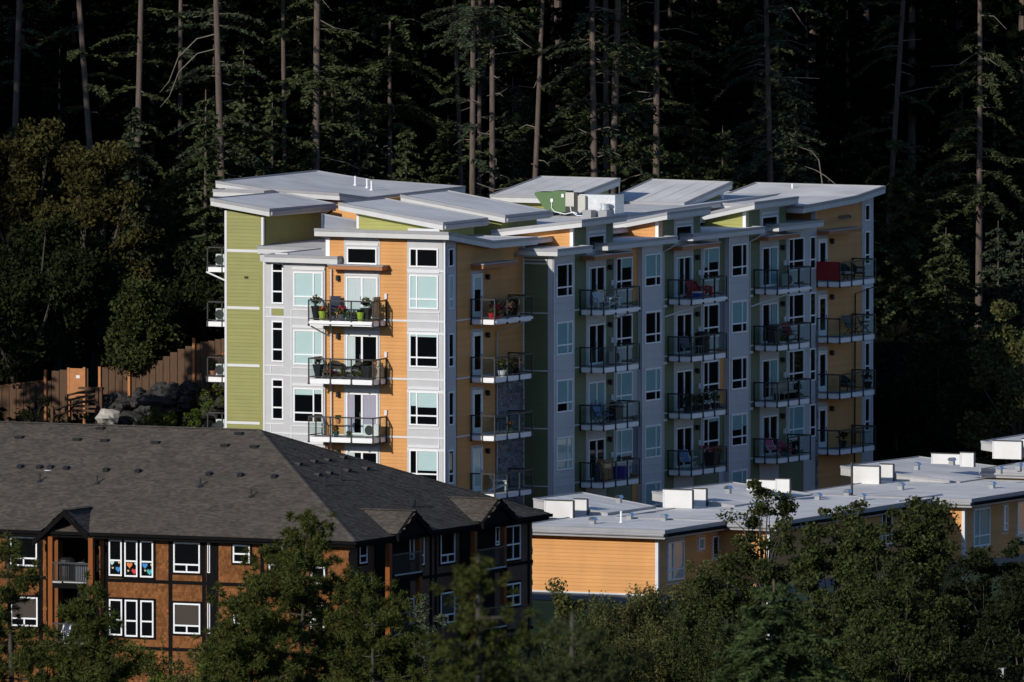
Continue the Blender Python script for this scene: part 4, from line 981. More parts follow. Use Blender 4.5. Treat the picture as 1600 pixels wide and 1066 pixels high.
# paper hearts in the triple window
def heart(w_, h_):
    pts = []
    for k in range(20):
        t = 2 * math.pi * k / 20; pts.append((w_ / 2 * math.sin(t) ** 3, 0, h_ / 2 * (.8125 * math.cos(t) - .3125 * math.cos(2 * t) - .125 * math.cos(3 * t) - .0625 * math.cos(4 * t))))
    return pts
HS = [[('pale', .24, .78, .24, 'pale'), ('small cream', .78, .8, .13, 'cream'), ('tiny cream', .3, .42, .12, 'cream'), ('large blue', .72, .34, .3, 'blue')],
      [('large orange', .38, .68, .32, 'orange'), ('pale', .88, .78, .18, 'pale'), ('tiny cream', .28, .28, .12, 'cream'), ('large red', .74, .26, .3, 'red')],
      [('large blue', .36, .68, .3, 'blue'), ('small cream', .86, .74, .13, 'cream'), ('tiny cream', .38, .34, .12, 'cream'), ('large teal', .72, .26, .32, 'teal')]]
for wi, (wo, p, zb, ww, hh) in enumerate(hw):
    pn = ('left', 'middle', 'right')[wi]
    for nm, fx, fz, s, c in HS[wi]:
        mbh = MB().prism(heart(s, s * 1.05), (0, -.012, 0)); o = link('paper_heart', mbh.mesh('paper_heart', 'paper_' + c), None, (WX - .055, p[1] - ww * fx, zb + .09 + fz * hh * .40), -math.pi / 2)
        tag(o, f'{nm} paper heart stuck in the {pn} pane of the triple window', 'paper heart', 'paper hearts in the upper triple window')

# ------------------------------------------------------------------ fence, steps and rocks on the slope at the left
FX = 16.0
FN = thing('plank_fence', 'tall brown plank fence climbing the slope behind the left of the block', 'fence', at(180, 640, X=FX))
fpts = [(-40, 607), (0, 603), (72, 594), (72.5, 580), (107, 577), (132, 575), (153.5, 575), (200, 570), (240, 566), (275, 546), (310, 534), (352, 529)]
def ftop(x):
    for (x0, y0), (x1, y1) in zip(fpts, fpts[1:]):
        if x0 <= x <= x1: return y0 + (y1 - y0) * (x - x0) / (x1 - x0)
pl_m = {}
x = -30.0; rs = random.Random(5)
while x < 352:
    wpx = rs.uniform(9.5, 12.5)
    if not (131 < x < 152) :
        p = at(x, ftop(min(x + 1, 351)), X=FX + rs.uniform(0, .02)); wy_ = wpx / 27.2
        part('plank', MB().box(p[0], p[0] + .03, p[1] - wy_ + .02, p[1], p[2] - 2.7, p[2] + rs.uniform(-.02, .02)), 'fence_wood', FN)
    x += wpx
for x, y in ((71, 578), (107.5, 574.5), (132, 574), (156, 573), (202, 566), (303, 528)):
    p = at(x, y, X=FX - .08); part('post', MB().box(p[0] - .06, p[0] + .06, p[1] - .07, p[1] + .07, p[2] - 3, p[2]), 'post_orange', FN)
p, q = at(-30, 606, X=FX), at(72, 594, X=FX); part('rail', MB().add([p + (-.05, 0, .03), q + (-.05, 0, .03), q + (-.05, 0, -.09), p + (-.05, 0, -.09), p + (.08, 0, .03), q + (.08, 0, .03)], [(0, 1, 2, 3), (0, 4, 5, 1)]), 'fence_wood', FN)
p, q = at(109, 577, X=FX - .05), at(131, 576, X=FX - .05)
gt = part('gate', MB().box(FX - .12, FX - .07, q[1], p[1], q[2] - 1.6, q[2]), 'post_orange', FN)
part('sign_plate', MB().box(FX - .14, FX - .122, q[1] + .2, q[1] + .42, q[2] - .52, q[2] - .36), 'plastic_white', FN)
ST = thing('wooden_steps', 'dark wooden steps and slatted handrail leading up to the fence gate', 'steps', at(130, 640, X=14))
for i in range(6):
    p, q = at(112 + i * 2, 640 - i * 7, X=12.6 + i * .35), at(148 + i * 2, 640 - i * 7, X=12.6 + i * .35)
    part('tread', MB().box(p[0], p[0] + .36, q[1], p[1], p[2] - .12, p[2]), 'fence_wood', ST)
for x0, y0, x1, y1 in ((104, 618, 152, 607), (104, 626, 152, 615), (104, 634, 152, 623), (84, 640, 106, 634), (84, 650, 106, 644)):
    p, q = at(x0, y0, X=12.4), at(x1, y1, X=13.4); part('rail', MB().tube([p, q], .06, 4), 'fence_wood', ST)
for x, y in ((104, 616), (152, 605), (158, 605), (82, 637)):
    p = at(x, y, X=12.4 if x < 140 else 13.4); part('post', MB().box(p[0] - .08, p[0] + .08, p[1] - .08, p[1] + .08, p[2] - 2.2, p[2]), 'fence_wood', ST)
def rock_mesh(seed, s):
    rs_ = np.random.RandomState(seed); n, m = 7, 10; v = []; ph = rs_.uniform(0, 6, 8)
    for i in range(n):
        t = math.pi * (i + .001) / (n - 1 + .002)
        for k in range(m):
            a = 2 * math.pi * k / m; d = np.array([math.sin(t) * math.cos(a), math.sin(t) * math.sin(a), math.cos(t)])
            r = 1 + .22 * math.sin(3 * d[0] + ph[0]) * math.cos(2.5 * d[1] + ph[1]) + .15 * math.sin(5 * d[2] + ph[2] + 3 * d[0]) + rs_.uniform(-.16, .16) * (0 < i < n - 1)
            v.append(d * r * s)
    f = [(i * m + k, i * m + (k + 1) % m, (i + 1) * m + (k + 1) % m, (i + 1) * m + k) for i in range(n - 1) for k in range(m)]
    return MB().add(v, f)
RW = thing('rock_wall', 'dark piled rock retaining wall below the plank fence', 'rock wall', at(260, 660, X=14))
rm = [rock_mesh(i, (1, .95, .75)).mesh('rock', 'rock') for i in range(7)]
rs = random.Random(9)
for i in range(125):
    x = rs.uniform(150, 352); y = rs.uniform(626 - (x - 150) * .2, 692)
    p = at(x, y, X=13.2 + (690 - y) * .025 + rs.uniform(-.2, .2)); s = rs.uniform(.2, .5)
    o = link('rock', rs.choice(rm), RW, tuple(Vector(p) - wpos(RW)), rs.uniform(0, 6)); o.scale = (s, s * rs.uniform(.8, 1.3), s * rs.uniform(.7, 1))
p = at(168, 653, X=12.3); o = tag(part('boulder', MB().add([tuple(np.array(v) * (.55, .52, .46) + p) for v in rock_mesh(21, 1.0).v], rock_mesh(21, 1.0).f), 'rock_pale', None), 'pale rounded boulder just above the brown roof ridge', 'boulder')
p = at(238, 626, X=12.9); o = tag(part('boulder', MB().add([tuple(np.array(v) * (.5, .95, .28) + p) for v in rock_mesh(23, 1.0).v], rock_mesh(23, 1.0).f), 'rock', None), 'long flat grey slab rock lying on top of the rock wall', 'boulder')
p = at(1566, 1046, X=-75); o = tag(part('fence_post', MB().box(p[0] - .12, p[0] + .12, p[1] - .12, p[1] + .12, tz(p[0], p[1]) - .3, p[2]).box(p[0] - .15, p[0] + .15, p[1] - .15, p[1] + .15, p[2], p[2] + .06), 'concrete', None), 'pale square post at the bottom right corner under the dark trees', 'post')

# ------------------------------------------------------------------ things on the balconies
def bpos(pl, c, a, z, r, d):
    """r = metres to the right of the balcony's left end, d = metres out from the wall"""
    return (c - d, a - r, z) if pl == 'L' else (a + r, c - d, z)
LBp = lambda z: ('L', .065, 7.02, z - .015); EBp = lambda z: ('R', -.04, 2.95, z - .015); MBp = lambda k, z: ('R', YG - .036, 13.0 + k * PER, z - .015); DBp = lambda z: ('R', YG - .036, 42.15, z - .015)
def tuft(n, r, h, size, seed, m, flat=.6):
    rs_ = np.random.RandomState(seed); mb = MB()
    for i in range(n):
        d = rs_.normal(size=3); d /= np.linalg.norm(d); c = d * rs_.uniform(.3, 1) * np.array([r, r, h / 2]) + (0, 0, h / 2)
        a = rs_.normal(size=3); a /= np.linalg.norm(a); b = np.cross(a, d); b /= (np.linalg.norm(b) + 1e-6); s = size * rs_.uniform(.6, 1.3)
        mb.quad(c - a * s, c - b * s * flat, c + a * s, c + b * s * flat)
    return mb
SEED = [0]
def planter(loc, label, potm, r=.2, h=.4, sq=False, top=1.2, plant='leaf_mid', pr=.28, ph=.5, flower=None, n=130, cat='potted plant', size=.085):
    SEED[0] += 1
    o = thing('potted_plant', label, cat, loc)
    sub('pot', MB().lathe([(r * .7, 0), (r * top * .95, h * .96), (r * top, h * .97), (r * top, h), (r * top * .85, h), (r * top * .8, h - .04)], n=4 if sq else 12, sq=1 if sq else 0), potm, o)
    if n: f = sub('foliage', tuft(n, pr, ph, size, SEED[0], plant), plant, o); f.location = (0, 0, h - .02)
    if flower: f = sub('flowers', tuft(int(n * .6), pr * 1.05, ph * .9, size * .75, SEED[0] + 50, flower, .9), flower, o); f.location = (0, 0, h + .05)
    return o
def adirondack(loc, rz, label, m='plastic_white', grp=None):
    o = thing('adirondack_chair', label, 'chair', loc, rz, grp)
    for i in range(5):
        x = -.24 + i * .12; hh = .95 - abs(i - 2) * .05; sub('back_slat', MB().prism([(x - .055, .18, .3), (x + .055, .18, .3), (x + .055 * 1.15, .5, hh), (x - .055 * 1.15, .5, hh)], (0, .025, .01)), m, o)
    sub('seat', MB().prism([(-.28, -.4, .38), (.28, -.4, .38), (.28, .2, .28), (-.28, .2, .28)], (0, 0, .03)), m, o)
    for s in (-1, 1):
        sub('armrest', MB().box(s * .28, s * .42, -.42, .32, .55, .585), m, o); sub('leg', MB().box(s * .29, s * .34, -.38, -.28, 0, .55), m, o)
        sub('leg', MB().prism([(s * .29, -.3, .32), (s * .29, -.3, .4), (s * .29, .55, .1), (s * .29, .6, 0), (s * .29, .5, 0)], (s * .05, 0, 0)), m, o); sub('leg', MB().box(s * .3, s * .34, .26, .33, .12, .56), m, o)
    return o
def armchair(loc, rz, label, m='wicker', cm='cushion', grp=None):
    o = thing('wicker_chair', label, 'chair', loc, rz, grp); mb = MB()
    n = 10; P = []
    for i in range(n + 1):
        t = math.pi * i / n; P.append((.36 * math.cos(t), .12 + .3 * math.sin(t), .62 + .28 * math.sin(t)))
    for (xa, ya, za), (xb, yb, zb_) in zip(P, P[1:]): mb.add([(xa, ya, .3), (xb, yb, .3), (xb * 1.08, yb * 1.1, zb_), (xa * 1.08, ya * 1.1, za), (xa * .92, ya * .92, .3), (xb * .92, yb * .92, .3), (xb, yb, zb_), (xa, ya, za)], [(0, 1, 2, 3), (5, 4, 7, 6), (3, 2, 6, 7)])
    sub('back', mb, m, o); sub('seat', MB().box(-.34, .34, -.32, .3, .26, .34), m, o); sub('cushion', MB().lathe([(.2, 0), (.29, .02), (.3, .08), (.22, .12)], (0, -.03, .34), 4, 1), cm, o)
    for s in (-1, 1):
        for y in (-.27, .25): sub('leg', MB().tube([(s * .3, y, 0), (s * .28, y, .28)], .03, 6), m, o)
        sub('armrest', MB().box(s * .3, s * .37, -.3, .14, .56, .62).box(s * .31, s * .36, -.3, -.25, .3, .56), m, o)
    return o
def sling(loc, rz, label, m, fm='grey_metal', grp=None, back=1.02):
    o = thing('folding_chair', label, 'chair', loc, rz, grp)
    sub('back', MB().prism([(-.25, .18, .42), (.25, .18, .42), (.25, .46, back), (-.25, .46, back)], (0, .03, .01)), m, o)
    sub('seat', MB().prism([(-.25, -.25, .44), (.25, -.25, .44), (.25, .2, .4), (-.25, .2, .4)], (0, 0, .03)), m, o)
    for s in (-1, 1):
        sub('leg', MB().tube([(s * .28, -.3, 0), (s * .28, .18, .62)], .018, 6), fm, o); sub('leg', MB().tube([(s * .28, .38, 0), (s * .28, -.22, .43)], .018, 6), fm, o)
        sub('frame', MB().tube([(s * .28, .16, .4), (s * .28, .47, back + .02)], .018, 6), fm, o); sub('armrest', MB().box(s * .26, s * .31, -.24, .28, .62, .65), fm, o)
    return o
def barbecue(loc, rz, label, cover=False, grp=None):
    o = thing('barbecue', label, 'barbecue', loc, rz, grp)
    if cover:
        sub('cover', MB().lathe([(.36, .05), (.4, .3), (.38, .8), (.42, .85), (.4, 1.1), (.25, 1.2)], n=12), 'lamp_black', o); sub('wheel', MB().tube([(-.3, .3, .07), (-.22, .3, .07)], .07, 8), 'dark_metal', o); return o
    sub('cabinet', MB().box(-.4, .4, -.22, .22, .12, .75), 'dark_metal', o); sub('lid', MB().prism([(-.38, -.24, .78), (-.38, .24, .78), (-.38, .24, .95), (-.38, .12, 1.08), (-.38, -.1, 1.06), (-.38, -.24, .92)], (.76, 0, 0)), 'lamp_black', o)
    for s in (-1, 1): sub('side_shelf', MB().box(s * .42, s * .75, -.2, .2, .74, .77), 'lamp_black', o)
    sub('handle', MB().tube([(-.3, -.29, .9), (.3, -.29, .9)], .02, 6), 'grey_metal', o)
    for s in (-1, 1):
        for y in (-.18, .18): sub('leg', MB().box(s * .36 - .02, s * .36 + .02, y - .02, y + .02, 0, .12), 'dark_metal', o)
    return o
def table(loc, label, r=.35, h=.7, m='dark_metal', sq=False):
    o = thing('side_table', label, 'table', loc)
    sub('top', MB().lathe([(r, h - .03), (r, h)], n=4 if sq else 14, sq=1 if sq else 0), m, o)
    for k in range(4): a = math.pi / 4 + k * math.pi / 2; sub('leg', MB().tube([(r * .8 * math.cos(a), r * .8 * math.sin(a), 0), (r * .7 * math.cos(a), r * .7 * math.sin(a), h - .03)], .02, 6), m, o)
    return o
def ac(loc, rz, label, m='ac_beige', grp='air conditioners on the balconies', w=.85, h=.62):
    o = thing('air_conditioner', label, 'air conditioner', loc, rz, grp)
    sub('housing', MB().box(-w / 2, w / 2, -.16, .16, .06, h + .06), m, o)
    ring = MB()
    for rr in (.25, .19, .12, .06): ring.tube([(-.1 + rr * math.cos(t * math.pi / 8), -.172, .06 + h / 2 + rr * math.sin(t * math.pi / 8)) for t in range(17)], .008, 4)
    sub('fan_grille', ring, 'pot_grey', o); sub('fan', MB().tube([(-.1, -.17, .06 + h / 2), (-.1, -.162, .06 + h / 2)], .245, 16), 'dark_metal', o)
    for s in (-1, 1): sub('foot', MB().box(s * w * .35 - .04, s * w * .35 + .04, -.18, .18, 0, .06), 'pot_grey', o)
    return o
FR = {'L': -math.pi / 2, 'R': 0}
q = LBp(12.0)
planter(bpos(*q, .2, 1.2), 'tall flared black planter with a round shrub at the left of the top sunlit balcony', 'pot_black', .2, .72, top=1.45, plant='leaf_mid', pr=.28, ph=.6, cat='planter')
planter(bpos(*q, .66, 1.4), 'lime green pot of orange flowers beside the flared black planter', 'pot_lime', .18, .48, top=1.2, flower='petal_orange', pr=.2, ph=.25, n=50)
sling(bpos(*q, 1.05, .8), -math.pi / 2 + .35, 'padded navy reclining chair on the top sunlit balcony', 'navy', 'lamp_black', back=1.2)
planter(bpos(*q, 1.72, 1.3), 'grey pot overflowing with crimson flowers on the top sunlit balcony', 'pot_grey', .2, .35, flower='petal_red', pr=.36, ph=.42, n=120)
planter(bpos(*q, 1.28, 1.38), 'small grey pot of pale seedlings in front of the navy recliner', 'pot_grey', .16, .26, n=30, pr=.15, ph=.2)
planter(bpos(*q, 2.15, 1.35), 'dark green pot with a low leafy plant beside the crimson flowers', 'pot_green', .17, .26, n=70, pr=.28, ph=.3)
planter(bpos(*q, 2.5, 1.38), 'low black bowl with sparse stems left of the second lime pot', 'pot_black', .18, .2, n=40, pr=.2, ph=.35)
planter(bpos(*q, 2.85, 1.4), 'second lime green pot standing near the right end of the top sunlit balcony', 'pot_lime', .18, .48, top=1.2, n=30, pr=.17, ph=.18, plant='leaf_dark')
planter(bpos(*q, 3.05, 1.1), 'tall square black planter with a bushy shrub at the right of the top sunlit balcony', 'pot_black', .2, .68, True, 1.2, plant='leaf_mid', pr=.33, ph=.6, cat='planter')
sling(bpos(*q, 2.75, .6), -math.pi / 2 - .8, 'second navy reclining chair half hidden behind the right shrub', 'navy', 'lamp_black')
o = thing('folding_screen', 'beige patterned panel standing at the right end of the top sunlit balcony', 'screen', bpos(*q, 3.45, .85)); sub('panel', MB().box(-.45, .35, -.04, .04, .0, .95), 'canvas', o); sub('motif', MB().lathe([(.2, 0), (.2, .02)], n=12), 'wood_rust', o).rotation_euler = (0, 0, 0); o.children[-1].location = (0, -.06, .3)
q = LBp(9.0)
planter(bpos(*q, .35, 1.25), 'tall tapered black planter at the left end of the middle sunlit balcony', 'pot_black', .15, .72, True, 1.6, n=50, pr=.2, ph=.4, plant='leaf_silver', cat='planter')
armchair(bpos(*q, 1.1, .85), -math.pi / 2 + .5, 'brown wicker chair nearest the left planter of the middle sunlit balcony')
armchair(bpos(*q, 2.15, .8), -math.pi / 2 - .6, 'brown wicker chair in front of the open door of the middle sunlit balcony')
for i, (r_, l_, fl_) in enumerate(((.8, 'low row of seedlings under the left wicker chair', None), (1.1, 'small pot with one red bloom under the left wicker chair', 'petal_red'), (1.85, 'leafy herb pot between the two wicker chairs', None), (2.4, 'leafy herb pot in front of the right wicker chair', None), (2.8, 'trailing pale plant before the open door', None))):
    planter(bpos(*q, r_, 1.38), l_, 'pot_grey', .13, .16, n=45, pr=.24, ph=.36, plant='leaf_silver' if i == 0 else 'leaf_mid', flower=fl_)
planter(bpos(*q, 3.15, 1.25), 'tall tapered black planter at the right end of the middle sunlit balcony', 'pot_black', .17, .68, True, 1.45, n=50, pr=.28, ph=.35, plant='leaf_dark', cat='planter')
o = thing('storage_box', 'beige storage box at the right end of the middle sunlit balcony', 'storage box', bpos(*q, 3.3, .55), -math.pi / 2); sub('body', MB().box(-.35, .35, -.25, .25, 0, .6), 'canvas', o); sub('lid', MB().box(-.37, .37, -.27, .27, .601, .66), 'canvas', o)
planter(bpos(*q, 3.25, .5)[:2] + (bpos(*q, 3.25, .5)[2] + .66,), 'small orange pot standing on the beige storage box', 'post_orange', .1, .2, n=15, pr=.08, ph=.15)
planter(bpos(*q, 3.5, .4)[:2] + (bpos(*q, 3.5, .4)[2],), 'small plant in a pot right of the beige storage box', 'terracotta', .12, .45, n=40, pr=.14, ph=.3)
q = LBp(6.0)
planter(bpos(*q, 1.35, 1.2), 'dark green pot with a reddish plant on the lowest full sunlit balcony', 'pot_green', .15, .28, n=50, pr=.16, ph=.35, plant='leaf_mid', flower='petal_orange')
planter(bpos(*q, 1.95, 1.0), 'small low herb pot left of the white air conditioner', 'pot_green', .12, .12, n=30, pr=.15, ph=.2)
o = planter(bpos(*q, 1.62, 1.5)[:2] + (6.68,), 'terracotta pot hooked on the handrail of the lowest full sunlit balcony', 'terracotta', .13, .24, n=50, pr=.2, ph=.25); sub('hook', MB().tube([(0, 0, .24), (.08, 0, .42), (-.0, .0, .42)], .012, 5), 'dark_metal', o)
ac(bpos(*q, 3.2, .75), -math.pi / 2 + 0.0, 'white air conditioner on the lowest full sunlit balcony', 'plastic_white')
# shaded end balconies of the corner block
q = EBp(12.0)
for r_, d_, l_, h_, fl_ in ((.45, 1.0, 'red pot with a small plant by the door of the top corner balcony', .32, None), (.85, 1.1, 'low red bowl next to the red pot on the top corner balcony', .2, None)):
    planter(bpos(*q, r_, d_), l_, 'red', .2, h_, n=40, pr=.2, ph=.3)
planter(bpos(*q, 1.6, .6), 'tall red planter with a pale round plant on the top corner balcony', 'red', .2, .7, True, n=60, pr=.22, ph=.3, plant='leaf_silver', cat='planter')
planter(bpos(*q, 2.3, 1.0), 'straggly flowering bush in a dark pot on the top corner balcony', 'pot_black', .2, .25, n=120, pr=.42, ph=.75, flower='petal_pink', plant='leaf_mid')
planter(bpos(*q, 3.2, .9), 'dark bush beside a pale figure on the top corner balcony', 'pot_black', .2, .3, n=100, pr=.35, ph=.6, plant='leaf_dark')
planter(bpos(*q, 3.85, .55), 'yellow green shrub in a red hexagonal pot at the right of the top corner balcony', 'red', .24, .5, n=110, pr=.36, ph=.6, plant='leaf_bright')
q = EBp(9.0)
for r_, l_, pm in ((1.6, 'white pot of trailing plants on the second corner balcony', 'plastic_white'), (2.4, 'broad leafy bush in the middle of the second corner balcony', 'pot_black'), (3.3, 'dense flowering bush near the right of the second corner balcony', 'pot_black')):
    planter(bpos(*q, r_, 1.0), l_, pm, .22, .3, n=110, pr=.42, ph=.6, flower='petal_pink' if pm == 'pot_black' and r_ > 3 else None)
q = EBp(6.0)
planter(bpos(*q, 2.55, 1.0), 'dark pot of orange red flowers on the third corner balcony', 'pot_green', .2, .28, n=60, pr=.24, ph=.32, flower='petal_orange')
table(bpos(*q, 2.7, .45), 'dark teal cube table behind the flowers of the third corner balcony', .35, .75, 'pot_green', True)
q = EBp(3.0)
adirondack(bpos(*q, 2.1, .6), .5, 'white plastic chair on the lowest corner balcony beside the stone wall')
# long shaded facade, first stack
G1 = 'first stack of shaded balconies'
q = MBp(0, 12.0); adirondack(bpos(*q, 1.0, .75), -.7, 'white plastic adirondack chair left of two on the top balcony of the first shaded stack', grp='white adirondack chairs'); adirondack(bpos(*q, 2.0, .85), .7, 'white plastic adirondack chair right of two on the top balcony of the first shaded stack', grp='white adirondack chairs')
ac(bpos(*q, 3.1, .55), 0, 'beige air conditioner on the top balcony of the first shaded stack')
q = MBp(0, 9.0); ac(bpos(*q, 3.1, .55), 0, 'beige air conditioner on the empty second balcony of the first shaded stack')
q = MBp(0, 6.0); sling(bpos(*q, .9, .8), -.4, 'blue slatted chair left of two on the third balcony of the first shaded stack', 'lounge_blue', 'navy'); sling(bpos(*q, 1.7, .8), .3, 'blue slatted chair right of two on the third balcony of the first shaded stack', 'lounge_blue', 'navy')
barbecue(bpos(*q, 2.9, .7), 0, 'black barbecue with side shelves on the third balcony of the first shaded stack')
q = MBp(0, 3.0)
o = thing('cabinet', 'orange brown wooden cabinet on the lowest balcony of the first shaded stack', 'cabinet', bpos(*q, 2.0, .45)); sub('body', MB().box(-.45, .45, -.22, .22, .05, 1.05), 'cabinet_wood', o)
for s in (-1, 1): sub('door', MB().box(s * .02, s * .43, -.24, -.221, .09, 1.0), 'cabinet_wood', o)
sub('foot', MB().box(-.42, .42, -.2, .2, 0, .049), 'dark_trim', o); sub('knob', MB().lathe([(.02, 0), (.02, .03)], (0, -.25, .6), 6), 'white', o)
o = thing('storage_bin', 'purple blue plastic bin with a towel on the lowest balcony of the first stack', 'storage bin', bpos(*q, 3.35, .8)); sub('bin', MB().lathe([(.3, 0), (.36, .6), (.38, .62)], n=4, sq=1), 'purple_bin', o); sub('lid', MB().lathe([(.39, .62), (.39, .68)], n=4, sq=1), 'purple_bin', o); sub('towel', MB().box(-.06, .1, -.4, -.385, .1, .72), 'plastic_white', o)
o = thing('golf_bag', 'dark upright bag beside the door of the lowest balcony in the first shaded stack', 'bag', bpos(*q, .8, .6)); sub('bag', MB().lathe([(.15, 0), (.17, .3), (.15, .85), (.17, .9)], n=10), 'navy', o); sub('pocket', MB().box(-.1, .1, -.22, -.14, .2, .6), 'lamp_black', o)
# second stack
q = MBp(1, 12.0); adirondack(bpos(*q, 1.75, .8), -.5, 'red adirondack chair left of two on the top balcony of the second shaded stack', 'red', 'red adirondack chairs'); adirondack(bpos(*q, 2.7, .85), .6, 'red adirondack chair right of two on the top balcony of the second shaded stack', 'red', 'red adirondack chairs')
o = thing('cool_box', 'blue cool box with white lid on the top balcony of the second shaded stack', 'cool box', bpos(*q, 1.45, 1.1)); sub('body', MB().box(-.3, .3, -.2, .2, 0, .3), 'blue', o); sub('lid', MB().box(-.31, .31, -.21, .21, .301, .38), 'plastic_white', o)
ac(bpos(*q, 3.25, .55), 0, 'beige air conditioner on the top balcony of the second shaded stack')
q = MBp(1, 9.0); sling(bpos(*q, .8, .8), -.5, 'dark folding chair on the second balcony of the second shaded stack', 'pot_grey'); barbecue(bpos(*q, 2.55, .8), 0, 'tall covered black barbecue on the second balcony of the second shaded stack', True); table(bpos(*q, 1.5, 1.0), 'pale metal side table left of the covered barbecue', .3, .5, 'grey_metal')
q = MBp(1, 6.0)
for i, (r_, l_) in enumerate(((.5, 'dark shrub at the left end of the crowded third balcony'), (1.3, 'silvery plant in the crowded third balcony of the second stack'), (1.9, 'black leafed bush in the middle of the crowded third balcony'), (2.8, 'tall dark bush beside the window on the crowded third balcony'), (3.9, 'hanging fern at the right end of the crowded third balcony'))):
    planter(bpos(*q, r_, .9), l_, 'pot_black', .22, .35, n=110, pr=.36, ph=.75, plant=('leaf_dark', 'leaf_silver', 'leaf_dark', 'leaf_dark', 'leaf_mid')[i])
q = MBp(1, 3.0); sling(bpos(*q, .7, .8), -.6, 'blue sling lounge chair at the left of the lowest balcony in the second stack', 'lounge_blue', 'plastic_white'); sling(bpos(*q, 1.6, .7), .3, 'blue sling lounge chair before the door, lowest balcony of the second stack', 'lounge_blue', 'plastic_white')
planter(bpos(*q, 2.9, 1.15)[:2] + (bpos(*q, 2.9, 1.15)[2],), 'long dark planter of red and pink flowers on the lowest balcony of the second stack', 'pot_black', .3, .8, True, n=120, pr=.7, ph=.35, flower='petal_red', cat='planter')
planter(bpos(*q, 3.9, 1.0), 'white flowering plant at the right corner of the lowest balcony of the second stack', 'pot_black', .22, .7, n=60, pr=.3, ph=.4, flower='petal_pink')
# third stack
q = MBp(2, 12.0); ac(bpos(*q, 3.1, .55), 0, 'beige air conditioner on the top balcony of the third shaded stack')
q = MBp(2, 9.0); barbecue(bpos(*q, 1.1, .7), 0, 'black barbecue left of the red chairs on the third shaded stack'); sling(bpos(*q, 2.2, .8), .2, 'dark red chair left of two on the third shaded stack', 'dark_red', 'lamp_black'); sling(bpos(*q, 2.95, .8), -.4, 'dark red chair right of two on the third shaded stack', 'dark_red', 'lamp_black')
planter(bpos(*q, 1.0, 1.2), 'small white pots with yellow plants in front of the barbecue', 'plastic_white', .14, .2, n=40, pr=.16, ph=.25, plant='leaf_bright')
q = MBp(2, 6.0)
o = thing('bench', 'beige cushioned bench on the third balcony of the third shaded stack', 'bench', bpos(*q, 2.6, .6)); sub('seat', MB().box(-.8, .8, -.3, .3, .35, .48), 'canvas', o); sub('back', MB().box(-.8, .8, .2, .32, .481, .95), 'canvas', o)
for s in (-1, 1): sub('leg', MB().box(s * .72 - .04, s * .72 + .04, -.28, .28, 0, .35), 'dark_trim', o)
table(bpos(*q, .7, .9), 'white cross legged table on the third balcony of the third shaded stack', .33, .8, 'ac_beige', True)
planter(bpos(*q, 3.7, .8), 'round shrub at the right end of the third balcony of the third shaded stack', 'pot_black', .2, .35, n=90, pr=.34, ph=.6, plant='leaf_dark')
q = MBp(2, 3.0); sling(bpos(*q, .75, .8), -.4, 'pink chair at the left of the lowest balcony in the third shaded stack', 'pink', 'plastic_white'); armchair(bpos(*q, 2.2, .8), .2, 'round backed pink chair on the lowest balcony in the third shaded stack', 'pink', 'dark_red')
planter(bpos(*q, 1.7, 1.1), 'white flowers in a teal pot on the lowest balcony in the third shaded stack', 'teal', .14, .2, n=50, pr=.2, ph=.35, plant='leaf_silver'); planter(bpos(*q, 3.1, .9), 'dark bush at the right of the lowest balcony in the third shaded stack', 'pot_black', .22, .3, n=90, pr=.4, ph=.6, plant='leaf_dark')
# far right stack
q = DBp(12.0)
o = thing('privacy_screen', 'dark red cloth screen tied along the end of the top right balcony', 'privacy screen', bpos(*q, -.09, .7)); sub('cloth', MB().prism([(-.03, -.66, .12), (-.03, .66, .1), (-.03, .66, 1.1), (-.03, -.66, 1.1)], (.012, 0, 0)), 'dark_red', o)
armchair(bpos(*q, 2.2, .7), -.5, 'black chair with pale cushion left of two behind the red screen', 'lamp_black'); armchair(bpos(*q, 3.9, .7), .4, 'black chair with pale cushion right of two on the top right balcony', 'lamp_black')
planter(bpos(*q, .6, 1.1), 'pink cone shaped ornament on the top right balcony', 'pink', .12, .5, n=0, top=.5, cat='ornament')
q = DBp(9.0); sling(bpos(*q, 3.0, .7), -.4, 'dark garden chair left of two on the second far right balcony', 'pot_grey', 'dark_metal'); sling(bpos(*q, 4.6, .7), .4, 'dark garden chair right of two on the second far right balcony', 'pot_grey', 'dark_metal')
q = DBp(6.0); armchair(bpos(*q, 2.2, .8), -.3, 'large black armchair on the third far right balcony', 'lamp_black', 'pot_grey'); planter(bpos(*q, 4.8, .8), 'dark leafy shrub on the third far right balcony', 'pot_black', .22, .4, n=100, pr=.38, ph=.7, plant='leaf_dark')
q = DBp(3.0); table(bpos(*q, 3.8, .7), 'grey cloth covered table on the lowest far right balcony', .5, .75, 'pot_grey', True); planter(bpos(*q, 1.6, .8), 'dark plant left of the covered table on the lowest far right balcony', 'pot_black', .22, .4, n=90, pr=.34, ph=.6, plant='leaf_dark')
